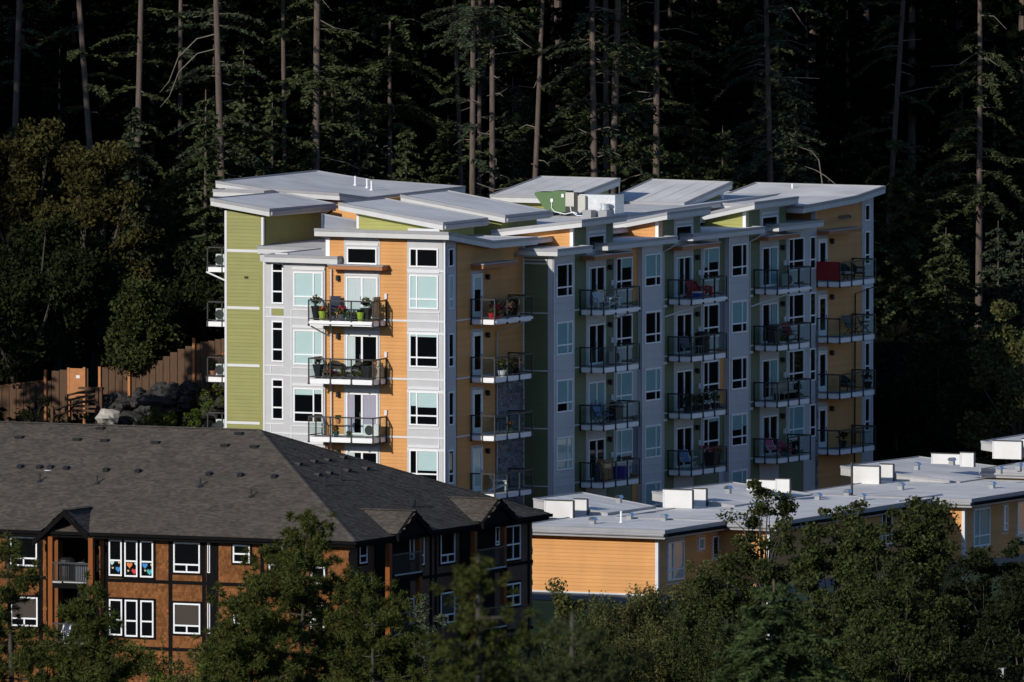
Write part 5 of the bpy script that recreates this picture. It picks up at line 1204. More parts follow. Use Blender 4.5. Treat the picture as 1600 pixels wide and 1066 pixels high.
# small side balconies behind the green tower
for i, (z, nm) in enumerate(zip(FF, ('topmost', 'second', 'third', 'lowest'))):
    ac((8.4, 17.08, z), -math.pi / 2, f'white air conditioner on the {nm} side balcony behind the green tower', 'plastic_white', w=.62, h=.62)
planter((8.3, 17.6, FF[2]), 'terracotta pot with a small bush on the third side balcony behind the green tower', 'terracotta', .16, .32, n=60, pr=.25, ph=.5, plant='leaf_dark')
o = table((9.2, 17.3, FF[2]), 'dark metal table on the third side balcony behind the green tower', .4, .95); planter((9.2, 17.3, FF[2] + .95), 'red flowers on the dark metal table behind the green tower', 'pot_black', .1, .1, n=30, pr=.2, ph=.15, flower='petal_orange')
o = thing('deck_chair', 'beige canvas deck chair on the second side balcony behind the green tower', 'chair', (9.4, 17.0, FF[1]), -math.pi / 2); sub('sling', MB().prism([(-.28, -.35, .35), (.28, -.35, .35), (.28, .4, .98), (-.28, .4, .98)], (0, .0, .02)), 'canvas', o)
for s in (-1, 1): sub('leg', MB().tube([(s * .3, -.4, .0), (s * .3, .4, 1.0)], .02, 5), 'post_orange', o); sub('leg', MB().tube([(s * .3, .45, .0), (s * .3, -.3, .5)], .02, 5), 'post_orange', o)

# things on the porch balconies of the brown house
zp = lz(110, 909)[2]; q = at(104, 880, X=XE0 + .3); barbecue((XE0 + .35, q[1], zp), -math.pi / 2, 'covered black barbecue on the upper porch balcony of the brown house', True)
q = at(132, 880, X=XE0 + .3); o = thing('storage_box', 'grey storage box right of the covered barbecue on the upper porch balcony', 'storage box', (XE0 + .3, q[1], zp), -math.pi / 2); sub('body', MB().box(-.4, .4, -.25, .25, 0, .85), 'pot_grey', o); sub('lid', MB().box(-.42, .42, -.27, .27, .851, .92), 'pot_grey', o); sub('cushion', MB().box(-.38, -.05, -.2, .2, .921, .98), 'plastic_white', o)
zp = lz(110, 1004)[2]; q = at(95, 985, X=XE0 + .4); adirondack((XE0 + .5, q[1], zp), -math.pi / 2, 'white plastic chair on the lower porch balcony of the brown house')
# ------------------------------------------------------------------ vegetation
def quads_mesh(name, V, m):
    k = len(V); me = bpy.data.meshes.new(name); me.vertices.add(k * 4); me.vertices.foreach_set('co', V.reshape(-1).astype('f'))
    me.loops.add(k * 4); me.polygons.add(k); me.loops.foreach_set('vertex_index', np.arange(k * 4, dtype='i')); me.polygons.foreach_set('loop_start', np.arange(0, k * 4, 4, dtype='i'))
    me.materials.append(M[m]); me.update(calc_edges=True); return me
def unit(a): return a / (np.linalg.norm(a, axis=-1, keepdims=True) + 1e-9)
def leaf_quads(c, size, rs, up=.5, asp=.55):
    """rhombic leaves at points c, random facing with an upward bias"""
    k = len(c); n = unit(rs.normal(size=(k, 3)) + (0, 0, up)); a = unit(np.cross(n, rs.normal(size=(k, 3)))); b = np.cross(n, a)
    s = size * rs.uniform(.6, 1.35, (k, 1))
    return np.stack([c - a * s, c - b * s * asp, c + a * s, c + b * s * asp], 1)
def bough(base, az, L, rise, droop, rs, w=.11, step=.13, dens=1.0):
    """needle sprays of one conifer branch: returns spray quads and the branch axis"""
    n = max(4, int(L / step)); t = np.linspace(.12, 1, n); d = np.array([math.cos(az), math.sin(az), 0]); s = np.array([-d[1], d[0], 0])
    ax = base + L * t[:, None] * d + (rise * t - droop * t * t)[:, None] * np.array([0, 0, L])
    out = []
    for sd in (-1, 1):
        ll = (.16 + .42 * L * .35 * (1 - t) + .12 * rs.rand(n)) * rs.uniform(.7, 1.25, n)
        dr = unit(d * .75 + sd * s * 1.0 + np.array([0, 0, -.25]) + rs.normal(size=(n, 3)) * .22)
        m = 4
        for j in range(m):
            if dens < 1 and rs.rand() > dens: continue
            c = ax + dr * (ll * (j + .5) / m)[:, None] + rs.normal(size=(n, 3)) * .035
            e = unit(dr + rs.normal(size=(n, 3)) * .35); l2 = (.09 + ll / m * .7)[:, None]
            up = unit(np.array([0, 0, .7]) + rs.normal(size=(n, 3)) * .8); b = unit(np.cross(e, up)) * (w * .5 * rs.uniform(.7, 1.3, (n, 1)))
            out.append(np.stack([c - e * l2, c + b, c + e * l2, c - b], 1))
    # tip
    return np.concatenate(out), ax
def trunk_mb(H, r0, lean=(0, 0), bend=.0, seed=0, n=9, seg=14, z0=-1.0, rt=.12):
    rs = np.random.RandomState(seed); ph = rs.uniform(0, 6, 2); pts = []; rad = []
    for i in range(seg + 1):
        t = i / seg; z = z0 + (H - z0) * t; pts.append((lean[0] * z + bend * math.sin(3 * t + ph[0]), lean[1] * z + bend * math.sin(2.6 * t + ph[1]), z)); rad.append(r0 * (1 - t * (1 - rt)) * (1 + .25 * math.exp(-t * 18)))
    return MB().tube(pts, rad, n), pts, rad
def tpoint(pts, z):
    for p, q in zip(pts, pts[1:]):
        if p[2] <= z <= q[2]: f = (z - p[2]) / (q[2] - p[2]); return np.array(p) + f * (np.array(q) - np.array(p))
    return np.array(pts[-1])
def smooth(o):
    o.data.polygons.foreach_set('use_smooth', [True] * len(o.data.polygons)); return o
def tall_fir(loc, label, r0, H, lean, boughs, dead, seed, bark='bark', nm='needle', top=True, group=None, crown0=None):
    """boughs: list of (height, azimuth or None, length); dead: number of bare stubs between heights"""
    rs = np.random.RandomState(seed); o = thing('fir_tree', label, 'tree', loc, group=group)
    mb, pts, rad = trunk_mb(H, r0, lean, .12, seed, 10, 22, rt=.25); smooth(sub('trunk', mb, bark, o))
    Q = []
    for z, az, L in boughs:
        az = rs.uniform(0, 2 * math.pi) if az is None else az
        q, ax = bough(tpoint(pts, z), az, L, rs.uniform(-.05, .25), rs.uniform(.25, .6), rs); Q.append(q)
        sub_ = MB().tube([tpoint(pts, z)] + [a for a in ax[::3]], [.045] + [.03 * (1 - .8 * i / len(ax[::3])) for i in range(len(ax[::3]))], 4, False)
        Q_b.append((o, sub_))
    if top:
        z = crown0
        while z < H - .5:
            L = max(.6, min(4.2, (H - z) * .34 + .6)) * rs.uniform(.7, 1.1)
            for k in range(6):
                q, ax = bough(tpoint(pts, z), rs.uniform(0, 6.28), L, rs.uniform(0, .2), rs.uniform(.3, .6), rs, w=.42, step=.42); Q.append(q)
            z += 1.05
    if Q: link('crown', quads_mesh('crown', np.concatenate(Q), nm), o)
    for i in range(dead[0]):
        z = rs.uniform(dead[1], dead[2]); p = tpoint(pts, z); az = rs.uniform(0, 6.28); L = rs.uniform(.35, 1.6) if rs.rand() < .75 else rs.uniform(1.6, 3.2)
        d = np.array([math.cos(az), math.sin(az), rs.uniform(-.25, .3)]); s = rs.normal(size=3) * .12 * L
        sub('dead_branch', MB().tube([p, p + d * L * .5 + s, p + d * L + (0, 0, -.12 * L)], [.03, .022, .01], 5), 'dead_wood', o)
    for oo, s_ in Q_b: sub('branch', s_, 'bark', oo)
    Q_b.clear()
    return o
Q_b = []
def young_fir_parts(H, R0, seed, w=.13, step=.14, gap=.34, base=.4):
    rs = np.random.RandomState(seed); Q = []; z = base; mb, pts, rad = trunk_mb(H, .06 + H * .012, (0, 0), .04, seed, 7, 10, z0=-.6, rt=.1); br = MB()
    while z < H - .15:
        L = (R0 * (1 - (z / H)) ** .8 + .22); n = max(4, int(3 + L * 2.2))
        for k in range(n):
            az = k * 2 * math.pi / n + rs.uniform(-.5, .5); l = L * rs.uniform(.65, 1.15)
            q, ax = bough(np.array([0, 0, z]) + rs.normal(size=3) * (0, 0, .12), az, l, rs.uniform(-.05, .3), rs.uniform(.15, .45), rs, w, step); Q.append(q)
            if l > .8 and rs.rand() < .35: br.tube([(0, 0, z), ax[len(ax) // 2]], [.03, .012], 3, False)
        z += gap * rs.uniform(.8, 1.2)
    return mb, np.concatenate(Q), br
def young_fir(loc, label, H, R0, seed, nm='needle', bark='bark', rz=0, group=None, **k):
    o = thing('young_fir', label, 'tree', loc, rz, group); mb, Q, br = young_fir_parts(H, R0, seed, **k)
    smooth(sub('trunk', mb, bark, o)); link('crown', quads_mesh('crown', Q, nm), o)
    if br.v: sub('branch', br, bark, o)
    return o
def pine(loc, label, H, R0, seed, nm='needle_pine', rz=0, base=.6, tuft_n=46, ln=.16, gap=.5, group=None):
    '''irregular pine: upswept limbs carrying round tufts of long needles'''
    rs = np.random.RandomState(seed); o = thing('pine_tree', label, 'tree', loc, rz, group)
    mb, pts, rad = trunk_mb(H, .05 + H * .011, (rs.uniform(-.02, .02), rs.uniform(-.02, .02)), .12, seed, 8, 12, z0=-.6, rt=.15); smooth(sub('trunk', mb, 'bark_grey', o))
    br = MB(); T = []; z = base
    while z < H - .1:
        f = z / H; L = R0 * (1 - f) ** .75 * rs.uniform(.55, 1.2) + .25
        for k in range(rs.randint(3, 6)):
            az = rs.uniform(0, 6.283); l = L * rs.uniform(.6, 1.25); d = np.array([math.cos(az), math.sin(az), 0]); b = tpoint(pts, z)
            up = rs.uniform(.05, .45); t = np.linspace(.25, 1, max(3, int(l / .22))); ax = b + d * (l * t)[:, None] + np.array([0, 0, 1.0]) * (l * (up * t * t - .08 * t))[:, None]
            if rs.rand() < .5 and l > .6: br.tube([b, ax[len(ax) // 2], ax[-1]], [.035, .025, .01], 4, False)
            for p in ax[rs.randint(0, 2):]:
                for q in range(1 + int(l > 1.0) + int(rs.rand() < .5)): T.append(p + rs.normal(size=3) * (.16, .16, .1) * (1 + .3 * l))
        z += gap * rs.uniform(.6, 1.25)
    T.append(tpoint(pts, H - .05)); T = np.array(T); C = np.repeat(T, tuft_n, 0); k = len(C)
    dr = unit(rs.normal(size=(k, 3)) + (0, 0, .55)); l2 = ln * rs.uniform(.5, 1.2, (k, 1)); c = C + dr * l2 * .9; b = unit(np.cross(dr, rs.normal(size=(k, 3)))) * (ln * .13)
    link('crown', quads_mesh('crown', np.stack([c - dr * l2, c + b, c + dr * l2, c - b], 1), nm), o)
    if br.v: o2 = sub('limb', br, 'bark_grey', o)
    return o
def broadleaf(loc, label, H, Rc, seed, lm, bark='bark_grey', trunk_h=.35, nclump=60, leaves=180, size=.11, sq=.75, cl_r=.75, rz=0, name='broadleaf_tree', cat='tree', shape='round', r0=None, group=None, up=.5, stems=1, shoots=0):
    """trunk, forking limbs and a crown of leaf clumps at the limb ends, with gaps between the clumps"""
    rs = np.random.RandomState(seed); o = thing(name, label, cat, loc, rz, group); th = H * trunk_h; r0 = r0 or .035 * H * .6 + .05
    tb = MB(); lb = MB(); C = []
    tops = []
    for s in range(stems):
        a = rs.uniform(0, 6.28); off = np.array([math.cos(a), math.sin(a), 0]) * (0 if stems == 1 else Rc * .35)
        p1 = off * 1.3 + np.array([rs.uniform(-.15, .15) * H * .2, rs.uniform(-.15, .15) * H * .2, th]); tb.tube([off * .6 + (0, 0, -.6), off * .9 + (0, 0, th * .5), p1], [r0 * 1.25, r0, r0 * .8], 8); tops.append(p1)
    ctr = np.array([0, 0, th + (H - th) * .5]); ext = np.array([Rc, Rc, (H - th) * .5])
    n = 0
    while n < nclump:
        d = unit(rs.normal(size=3)); r = rs.uniform(.3, 1) ** .6
        if shape == 'cone': zf = rs.rand() ** 1.3; rr = (1 - zf) ** .8; a = rs.uniform(0, 6.28); q = rs.uniform(.3, 1); c = np.array([Rc * rr * q * math.cos(a), Rc * rr * q * math.sin(a), th * .4 + (H - th * .4) * zf])
        else: c = ctr + d * r * ext * (1 + .22 * math.sin(d[0] * 5 + seed) + .18 * math.sin(d[2] * 6 + seed * 2 + d[1] * 4))
        C.append(c); n += 1
    C = np.array(C); L = []
    for c in C:
        k = int(leaves * rs.uniform(.5, 1.4)); rr = cl_r * rs.uniform(.6, 1.3)
        pts = c + unit(rs.normal(size=(k, 3))) * (rs.rand(k, 1) ** .5) * rr * np.array([1, 1, sq]); L.append(pts)
    for i in range(shoots):
        a = rs.uniform(0, 6.28); q = rs.uniform(.2, 1) ** .5; c = ctr + np.array([math.cos(a) * Rc * q, math.sin(a) * Rc * q, ext[2] * (1 - q * q) ** .5 * .85]); hgt = rs.uniform(.5, 1.3); tip = c + np.array([rs.uniform(-.2, .2), rs.uniform(-.2, .2), 1.0]) * hgt
        t = rs.rand(34, 1); L.append(c + (tip - c) * t + rs.normal(size=(34, 3)) * .07 * (1.2 - t)); lb.tube([c - (0, 0, .4), tip], [.014, .005], 3, False)
    for c in C[:: max(1, nclump // 26)]:
        p = tops[rs.randint(len(tops))]; m = (p + c) / 2 + rs.normal(size=3) * .12 * Rc + (0, 0, .1 * H * rs.rand()); lb.tube([p - (0, 0, .2), p * .6 + m * .4, m, c], [r0 * .5, r0 * .4, r0 * .26, r0 * .1], 5, False)
    smooth(sub('trunk', tb, bark, o)); smooth(sub('limb', lb, bark, o))
    link('crown', quads_mesh('crown', leaf_quads(np.concatenate(L), size, rs, up), lm), o); return o
def gp(x, y, **k):
    """ground point under a photo point taken on a given plane"""
    p = at(x, y, **k); return (p[0], p[1], tz(p[0], p[1])), p
def dpt(x, d):
    """ground point in photo column x at distance d beyond (+) or before (-) the tall block's corner"""
    D = 871 + d; l = (x - 800) / FPX * D; X = CAM[0] + FH[0] * D + RT[0] * l; Y = CAM[1] + FH[1] * D + RT[1] * l
    return float(X), float(Y)
def px_height(x, y, X, Y):
    """height of the photo point (x, y) when it stands over ground point (X, Y)"""
    r = ray(x, y); t = ((X - CAM[0]) * FH[0] + (Y - CAM[1]) * FH[1]) / (r @ FH); return CAM[2] + t * r[2]

# --- tall firs behind the block. (photo x, y at a low point, lean px per 100 px, trunk px, edge offset, dead, label)
FIRS = [
 (345, 150, .03, 14, 6, 'leaning lit fir trunk with long drooping dead branches at the left of the block'),
 (491, 150, -.012, 15, 0, 'straight reddish fir trunk rising behind the left peak of the roof'),
 (611, 110, -.005, 14, 5, 'broken topped thick fir trunk with short stubs above the long rear roof'),
 (741, 150, .004, 12, -2, 'slim straight fir trunk, left of the close pair above the middle roofs'),
 (769, 150, -.012, 12, -1, 'slim fir trunk with a ladder of stubs, right of the close pair'),
 (841, 130, -.05, 11, 3, 'grey fir trunk standing behind the green air handler'),
 (928, 140, .003, 14, -3, 'straight fir trunk with many side stubs, left of the pair behind the metal duct'),
 (960, 160, -.025, 16, -4, 'stout fir trunk, right of the pair behind the metal duct'),
 (1024, 140, .0, 14, 2, 'short lit length of fir trunk between long bare branches right of the duct'),
 (1201, 200, .02, 12, -2, 'fir trunk wrapped in boughs behind the far right roof'),
 (1529, 330, .0, 12, 9, 'fir trunk with pinkish bark at the far right of the forest'),
 (1400, 180, -.06, 11, 10, 'dim fir trunk patched with lichen right of the block'),
 (25, 90, -.03, 13, 16, 'dim fir trunk with white stubs at the far left edge'),
 (127, 110, .075, 12, 14, 'dim fir trunk leaning right near the left edge'),
 (214, 100, -.02, 13, 13, 'dim thick fir trunk above the brownish maple'),
 (285, 150, .0, 9, 18, 'thin dim fir trunk left of the leaning lit trunk'),
 (441, 130, .01, 9, 12, 'thin dark fir trunk left of the reddish trunk'),
 (712, 150, .03, 9, 9, 'thin dim fir trunk left of the slim pair'),
 (752, 150, .0, 8, 9, 'shadowed thin fir trunk between the slim pair'),
 (946, 120, .0, 11, 6, 'mossy fir trunk between the pair behind the duct'),
]
for i, (x, y, lean, wpx, off, label) in enumerate(FIRS):
    # forest edge steps towards the viewer's right
    D0 = 26 + (x - 345) / 615 * 40 if x < 960 else 66
    D0 = min(max(D0, 20), 66) + off + (9 if x < 600 else 3 if x < 700 else -7 if x < 1100 and i < 12 else 0)
    X, Y = dpt(x, D0); g = tz(X, Y); s = FPX / (871 + D0); r0 = wpx / s / 2
    rs = np.random.RandomState(100 + i); H = rs.uniform(34, 42); zy = px_height(x, y, X, Y) - g
    lx = -lean                 # photo lean: + to the right going up is -lean
    ln = (RT[0] * lx, RT[1] * lx); X -= ln[0] * zy; Y -= ln[1] * zy
    zt = px_height(x, 0, X, Y) - g; zb = px_height(x, 290, X, Y) - g
    bl = []
    lit = i < 12
    nb = (9 if 700 < x < 1100 else 20) if lit else 12
    for k in range(nb):
        bl.append((rs.uniform(max(2, zb - 1), zt + 1), None, rs.uniform(1.4, 3.1)))
    if x in (345,): bl += [(zy + q, a, 2.6) for q in (-3.4, -3.0, 1.6, 3.8, 4.4, -1.2) for a in (-1.4, .4, 1.9)]
    if x == 491: bl += [(px_height(x, 118, X, Y) - g + rs.uniform(-.5, .5), a, 3.2) for a in (-1.6, -1.2, -.8, 2.2, 3.4)]
    if x == 611: H = zt - .9; bl += [(px_height(x, yy, X, Y) - g, a, 3.0) for yy in (95, 105, 165, 170) for a in (-1.5, -.9, 2, 3.2)]
    if x in (741, 769): bl += [(px_height(x, yy, X, Y) - g, a, 2.6) for yy in (12, 25, 35, 62) for a in (2.2, -.8, 3.4)]
    if x in (928, 960, 1024): bl += [(px_height(x, yy, X, Y) - g + rs.uniform(-.3, .3), a, 2.8) for yy in (70, 95, 165, 205, 235) for a in (-1.3, -.5, 2.6)]
    if x in (1201, 1470, 1580, 1300): bl += [(rs.uniform(zb, zt + 2), None, rs.uniform(1.5, 3.4)) for _ in range(26)]
    if x == 1529: bl += [(px_height(x, yy, X, Y) - g + rs.uniform(-.4, .4), None, 3.2) for yy in (120, 190, 235, 255, 285, 310, 335) for _ in range(3)]
    nd = (26 if x in (769, 928) else 9 if lit else 1)
    o = tall_fir((X, Y, g), label, r0, H, ln, bl, (nd, max(2, zb), zt), 300 + i, 'bark', 'needle' if i % 3 else 'needle_blue', top=x != 611, group='tall firs behind the apartment block', crown0=max(zt + 2.5, 20))
    if x == 345:
        for a in ((4.0, -70, 75), (6.2, -42, 55)):
            zz = px_height(x, 52 if a[0] > 5 else 75, X, Y) - g; p0 = np.array([0, 0, zz]) + np.array([ln[0], ln[1], 0]) * zz; d = -RT
            sub('dead_branch', MB().tube([p0, p0 + d * 1.2 + (0, 0, -.3), p0 + d * 2.2 + (0, 0, -1.3), p0 + d * 2.7 + (0, 0, -2.6), p0 + d * 3.2 + (0, 0, -3.2)], [.035, .03, .026, .02, .01], 5), 'dead_wood', o)
    if x in (1024, 1201):
        for k in range(6):
            zz = rs.uniform(zb, zt); p0 = np.array([0, 0, zz]); d = RT * rs.choice([-1, 1]); L = rs.uniform(1.2, 2.8)
            sub('dead_branch', MB().tube([p0, p0 + d * L * .5 + (0, 0, .12), p0 + d * L + (0, 0, -.25 * L * .4)], [.03, .022, .01], 5), 'dead_wood', o)
# bowed dead saplings by the right end roof
for k, pts in enumerate((((1285, 284), (1280, 250), (1268, 236), (1250, 230)), ((1306, 288), (1290, 275), (1275, 266), (1258, 260)), ((968, 285), (985, 277), (1005, 272), (1022, 275)))):
    X, Y = dpt(pts[0][0], 62); P = [np.array([*dpt(x, 62), px_height(x, y, *dpt(x, 62))]) for x, y in pts]
    P = [np.array([P[0][0], P[0][1], tz(P[0][0], P[0][1])])] + P
    o = thing('dead_sapling', ('tall bowed bare sapling above the right end roof', 'low bowed bare sapling above the right end roof', 'bare grey branch leaning out behind the metal duct')[k], 'sapling', P[0]); sub('stem', MB().tube([p - P[0] for p in P], [.05, .038, .03, .022, .01], 6), 'dead_wood', o)
# young conifers and understorey
YF_ = [
 (635, 205, 300, 62, 40, 'pointed young fir standing clear above the long rear roof', 'needle'),
 (800, 120, 300, 55, 64, 'bluish young fir right of the slim trunks', 'needle_blue'),
 (820, 150, 300, 60, 66, 'second bluish young fir near the air handler', 'needle_blue'),
 (1085, 175, 300, 70, 72, 'bushy young fir above the second rear roof', 'needle'),
 (1130, 195, 300, 60, 70, 'drooping young fir above the third rear roof', 'needle'),
 (1215, 30, 310, 75, 76, 'tall shaggy fir full of dead twigs above the right end roof', 'needle'),
 (1245, 100, 310, 60, 74, 'second shaggy fir behind the right end roof', 'needle_blue'),
 (1480, 355, 620, 80, 60, 'pointed fir right of the block, left of three', 'needle'),
 (1560, 345, 620, 70, 60, 'pointed fir right of the block, middle of three', 'needle_blue'),
 (1600, 360, 640, 80, 58, 'pointed fir right of the block at the photo edge', 'needle_blue'),
 (1420, 250, 560, 95, 76, 'broad fir spreading left behind the dark gap', 'needle'),
 (1500, 200, 600, 110, 84, 'tall dark fir behind the three pointed firs', 'needle_blue'),
 (1600, 110, 600, 110, 84, 'tall dark fir at the upper right edge', 'needle'),
 (520, 60, 300, 60, 50, 'dim young fir behind the reddish trunk', 'needle'),
 (560, 120, 300, 60, 48, 'dim young fir left of the broken trunk', 'needle_blue'),
 (380, 60, 300, 60, 44, 'feathery fir right of the leaning lit trunk', 'needle'),
 (425, 150, 300, 50, 42, 'small fir in front of the thin dark trunk', 'needle'),
 (900, 110, 300, 60, 76, 'soft fir between the grey trunk and the duct pair', 'needle'),
 (1010, 130, 300, 75, 74, 'dense fir below the long bare branches', 'needle_blue'),
 (700, 180, 300, 50, 60, 'dark small fir left of the slim trunks', 'needle'),
 (320, 140, 420, 60, 36, 'shaded fir left of the tower roof', 'needle'),
 (208, 170, 420, 55, 34, 'greyish pointed fir behind the maple', 'needle_blue'),
 (1345, 180, 420, 70, 90, 'black green fir beyond the right end of the block', 'needle'),
]
for i, (x, yt, yb, hw_, d, label, nm) in enumerate(YF_):
    X, Y = dpt(x, d); g = tz(X, Y); H = px_height(x, yt, X, Y) - g; s = FPX / (871 + d)
    young_fir((X, Y, g), label, H, hw_ / s * 1.25, 500 + i, nm, rz=i, step=.16 if H < 9 else .2, gap=.36 if H < 9 else .5, w=.14 if H < 9 else .18, base=max(.4, H - 12))
# broad trees at the left
BT = [
 (150, 190, 60, 34, 'large brownish maple filling the left side above the fence', 'leaf_brown', 90, 520),
 (40, 175, 50, 36, 'yellowish maple at the far left edge', 'leaf_brown', 70, 500),
 (95, 330, 60, 31, 'dark green broadleaf tree below the brownish maple', 'leaf_dark', 70, 560),
 (215, 435, 44, 25, 'shiny leaved arbutus leaning over the fence', 'leaf_oak', 40, 560),
 (20, 420, 55, 28, 'dark evergreen shrub tree behind the fence at the left edge', 'leaf_dark', 60, 600),
 (300, 420, 50, 30, 'dim broadleaf tree beside the small side balconies', 'leaf_dark', 60, 560),
 (255, 280, 60, 38, 'dim olive tree right of the brownish maple', 'leaf_oak', 70, 520),
 (1590, 480, 60, 45, 'olive broadleaf tree at the right photo edge above the low houses', 'leaf_mid', 70, 700),
 (1480, 560, 70, 48, 'dark rounded tree beyond the low houses', 'leaf_dark', 80, 720),
 (1400, 600, 60, 52, 'very dark tree right of the far balconies', 'leaf_dark', 80, 720),
]
for i, (x, yt, hw_, d, label, lm, rpx, yb) in enumerate(BT):
    X, Y = dpt(x, d); g = tz(X, Y); H = px_height(x, yt, X, Y) - g; s = FPX / (871 + d)
    broadleaf((X, Y, g), label, H, rpx / s, 700 + i, lm, nclump=int(22 + rpx * .75), leaves=190, size=.13, cl_r=.85, trunk_h=.25)
# shrubs round the rock wall
for i, (x, y, h, label, lm) in enumerate(((235, 655, 1.1, 'bright green shrub growing out of the rock wall', 'leaf_bright'), (262, 655, .7, 'small yellow green shrub at the foot of the rock wall', 'leaf_bright'), (300, 655, .9, 'low bright shrub left of the air conditioners', 'leaf_bright'), (338, 640, 1.7, 'light green sapling below the side balconies', 'leaf_bright'), (55, 655, 1.6, 'dim grassy bush in front of the fence', 'leaf_dark'), (60, 545, 3.0, 'dim leaning sapling behind the fence', 'leaf_mid'), (90, 560, 2.4, 'olive bush behind the fence gate', 'leaf_oak'))):
    p = at(x, y + 10, X=12.0 if y > 600 else 19); broadleaf((p[0], p[1], p[2] - .6), label, h + .6, h * .5, 800 + i, lm, nclump=12, leaves=60, size=.07, cl_r=.3, trunk_h=.2, name='shrub', cat='shrub', r0=.03)

# --- trees before the houses
def fg(x, yt, d, hw_, label, kind, **k):
    X, Y = dpt(x, d); g = tz(X, Y); H = px_height(x, yt, X, Y) - g; s = FPX / (871 + d); Rr = hw_ / s
    vis = min(1.0, max(.05, (px_height(x, yt, X, Y) - px_height(x, 1066, X, Y)) / H))
    if kind == 'pine': return pine((X, Y, g), label, H, Rr * 1.1 / vis ** .75, **k)
    if kind == 'fir': return young_fir((X, Y, g), label, H, Rr / vis ** .8, **k)
    return broadleaf((X, Y, g), label, H, Rr, **k)
fg(470, 806, -75, 150, 'big pine in front of the corner of the brown house', 'pine', seed=901, gap=.5)
fg(392, 905, -80, 75, 'smaller pine leaning on the left of the big pine', 'pine', seed=902)
fg(585, 900, -95, 95, 'low pine at the right foot of the big pine', 'pine', seed=903)
fg(143, 898, -190, 85, 'soft dark pine rising before the porch of the brown house', 'pine', seed=904, base=6)
fg(20, 835, -230, 60, 'dark pine at the bottom left edge', 'pine', seed=905, base=5, tuft_n=40)
fg(765, 872, -480, 75, 'blurred small pine close to the viewer before the right porch', 'pine', seed=906, base=8, ln=.1, gap=.4)
fg(885, 955, -470, 60, 'blurred dark pine top at the bottom centre', 'pine', seed=907, nm='needle', base=8, ln=.1, gap=.4)
fg(1212, 905, -330, 125, 'soft bright fir near the viewer at the bottom right', 'fir', seed=908, nm='needle_soft', w=.07, step=.085, gap=.26, base=6)
fg(660, 925, -60, 26, 'narrow silvery poplar before the shaded side of the brown house', 'b', seed=911, lm='leaf_silver', nclump=40, leaves=110, size=.075, cl_r=.4, trunk_h=.2, shape='cone', r0=.08)
fg(715, 965, -62, 40, 'silvery green shrub left of the blurred small pine', 'b', seed=912, lm='leaf_silver', nclump=40, leaves=110, size=.075, cl_r=.45, trunk_h=.15, r0=.07)
fg(815, 970, -62, 42, 'silvery shrub at the right end of the brown house', 'b', seed=913, lm='leaf_silver', nclump=40, leaves=110, size=.075, cl_r=.45, trunk_h=.15, r0=.07)
fg(888, 905, -52, 36, 'leafy dark green tree left of the hazy bushes before the orange wall', 'b', seed=914, lm='leaf_mid', nclump=46, leaves=120, size=.1, cl_r=.5, trunk_h=.15, r0=.08)
for i, (x, yt, hw_, d, lm, label) in enumerate(((950, 925, 60, -55, 'leaf_mid', 'olive bush below the middle of the blank orange wall'), (1020, 915, 60, -54, 'leaf_mid', 'twiggy bush below the right end of the blank orange wall'), (1100, 892, 55, -50, 'leaf_mid', 'tall willow-like bush before the shaded orange wall'), (1010, 985, 90, -70, 'leaf_mid', 'wide olive bush at the bottom centre right'), (905, 1000, 80, -75, 'leaf_oak', 'dark olive bush at the bottom centre'), (1110, 960, 80, -72, 'leaf_oak', 'dark bush left of the soft bright fir'))):
    fg(x, yt, d, hw_, label, 'b', seed=920 + i, lm=lm, nclump=130, leaves=230, size=.066, cl_r=.5, trunk_h=.06, r0=.05, stems=3, sq=1.3, shoots=26)
OK_ = [(1192, 742, 62, -62, 'slender oak crown reaching above the middle flat roof', 44, .55), (1140, 862, 50, -60, 'layered dark bough tree left of the slender oak', 60, .3), (1300, 790, 70, -70, 'dark oak left of the tall shoot before the middle low house', 90, .3), (1400, 775, 95, -72, 'broad dark oak before the middle and right low houses', 130, .3), (1452, 728, 34, -70, 'tall leafy oak shoot standing above the broad dark oak', 34, .5), (1300, 900, 110, -85, 'shadowed oak below the slender oak', 120, .2), (1430, 880, 100, -90, 'wide shadowed oak at the lower right', 130, .2), (1545, 850, 95, -85, 'black green oak before the right low house', 190, .15), (1610, 860, 110, -95, 'black green oak at the bottom right edge', 200, .15), (1500, 960, 120, -110, 'low dark oak in the bottom right corner', 100, .2), (1385, 990, 100, -112, 'low oak with pale bare limbs at the bottom right', 90, .3)]
for i, (x, yt, hw_, d, label, ncl, th) in enumerate(OK_):
    fg(x, yt, d, hw_, label, 'b', seed=940 + i, lm='leaf_oak' if i not in (7, 8, 9) else 'leaf_dark', nclump=int(ncl * 1.25), leaves=150, size=.1, cl_r=.6, trunk_h=th, r0=.13, sq=.6, name='oak_tree')
for i, (x, yt, hw_, d, lm, label) in enumerate(((220, 1012, 60, -66, 'leaf_bright', 'bright hedge bush under the triple windows of the brown house'), (300, 1020, 50, -68, 'leaf_mid', 'green bush under the square windows of the brown house'), (345, 1018, 40, -70, 'leaf_bright', 'light green sapling left of the smaller pine'), (120, 1020, 60, -90, 'leaf_dark', 'dark bush below the porch of the brown house'), (720, 1030, 60, -90, 'leaf_oak', 'dark bush at the bottom below the silvery shrubs'), (800, 1010, 40, -88, 'leaf_bright', 'bright green bush below the blurred small pine'), (640, 1010, 60, -88, 'leaf_mid', 'green bush right of the low pine'))):
    fg(x, yt, d, hw_, label, 'b', seed=960 + i, lm=lm, nclump=50, leaves=150, size=.075, cl_r=.5, trunk_h=.1, r0=.05, stems=3, shoots=10, name='shrub', cat='shrub')
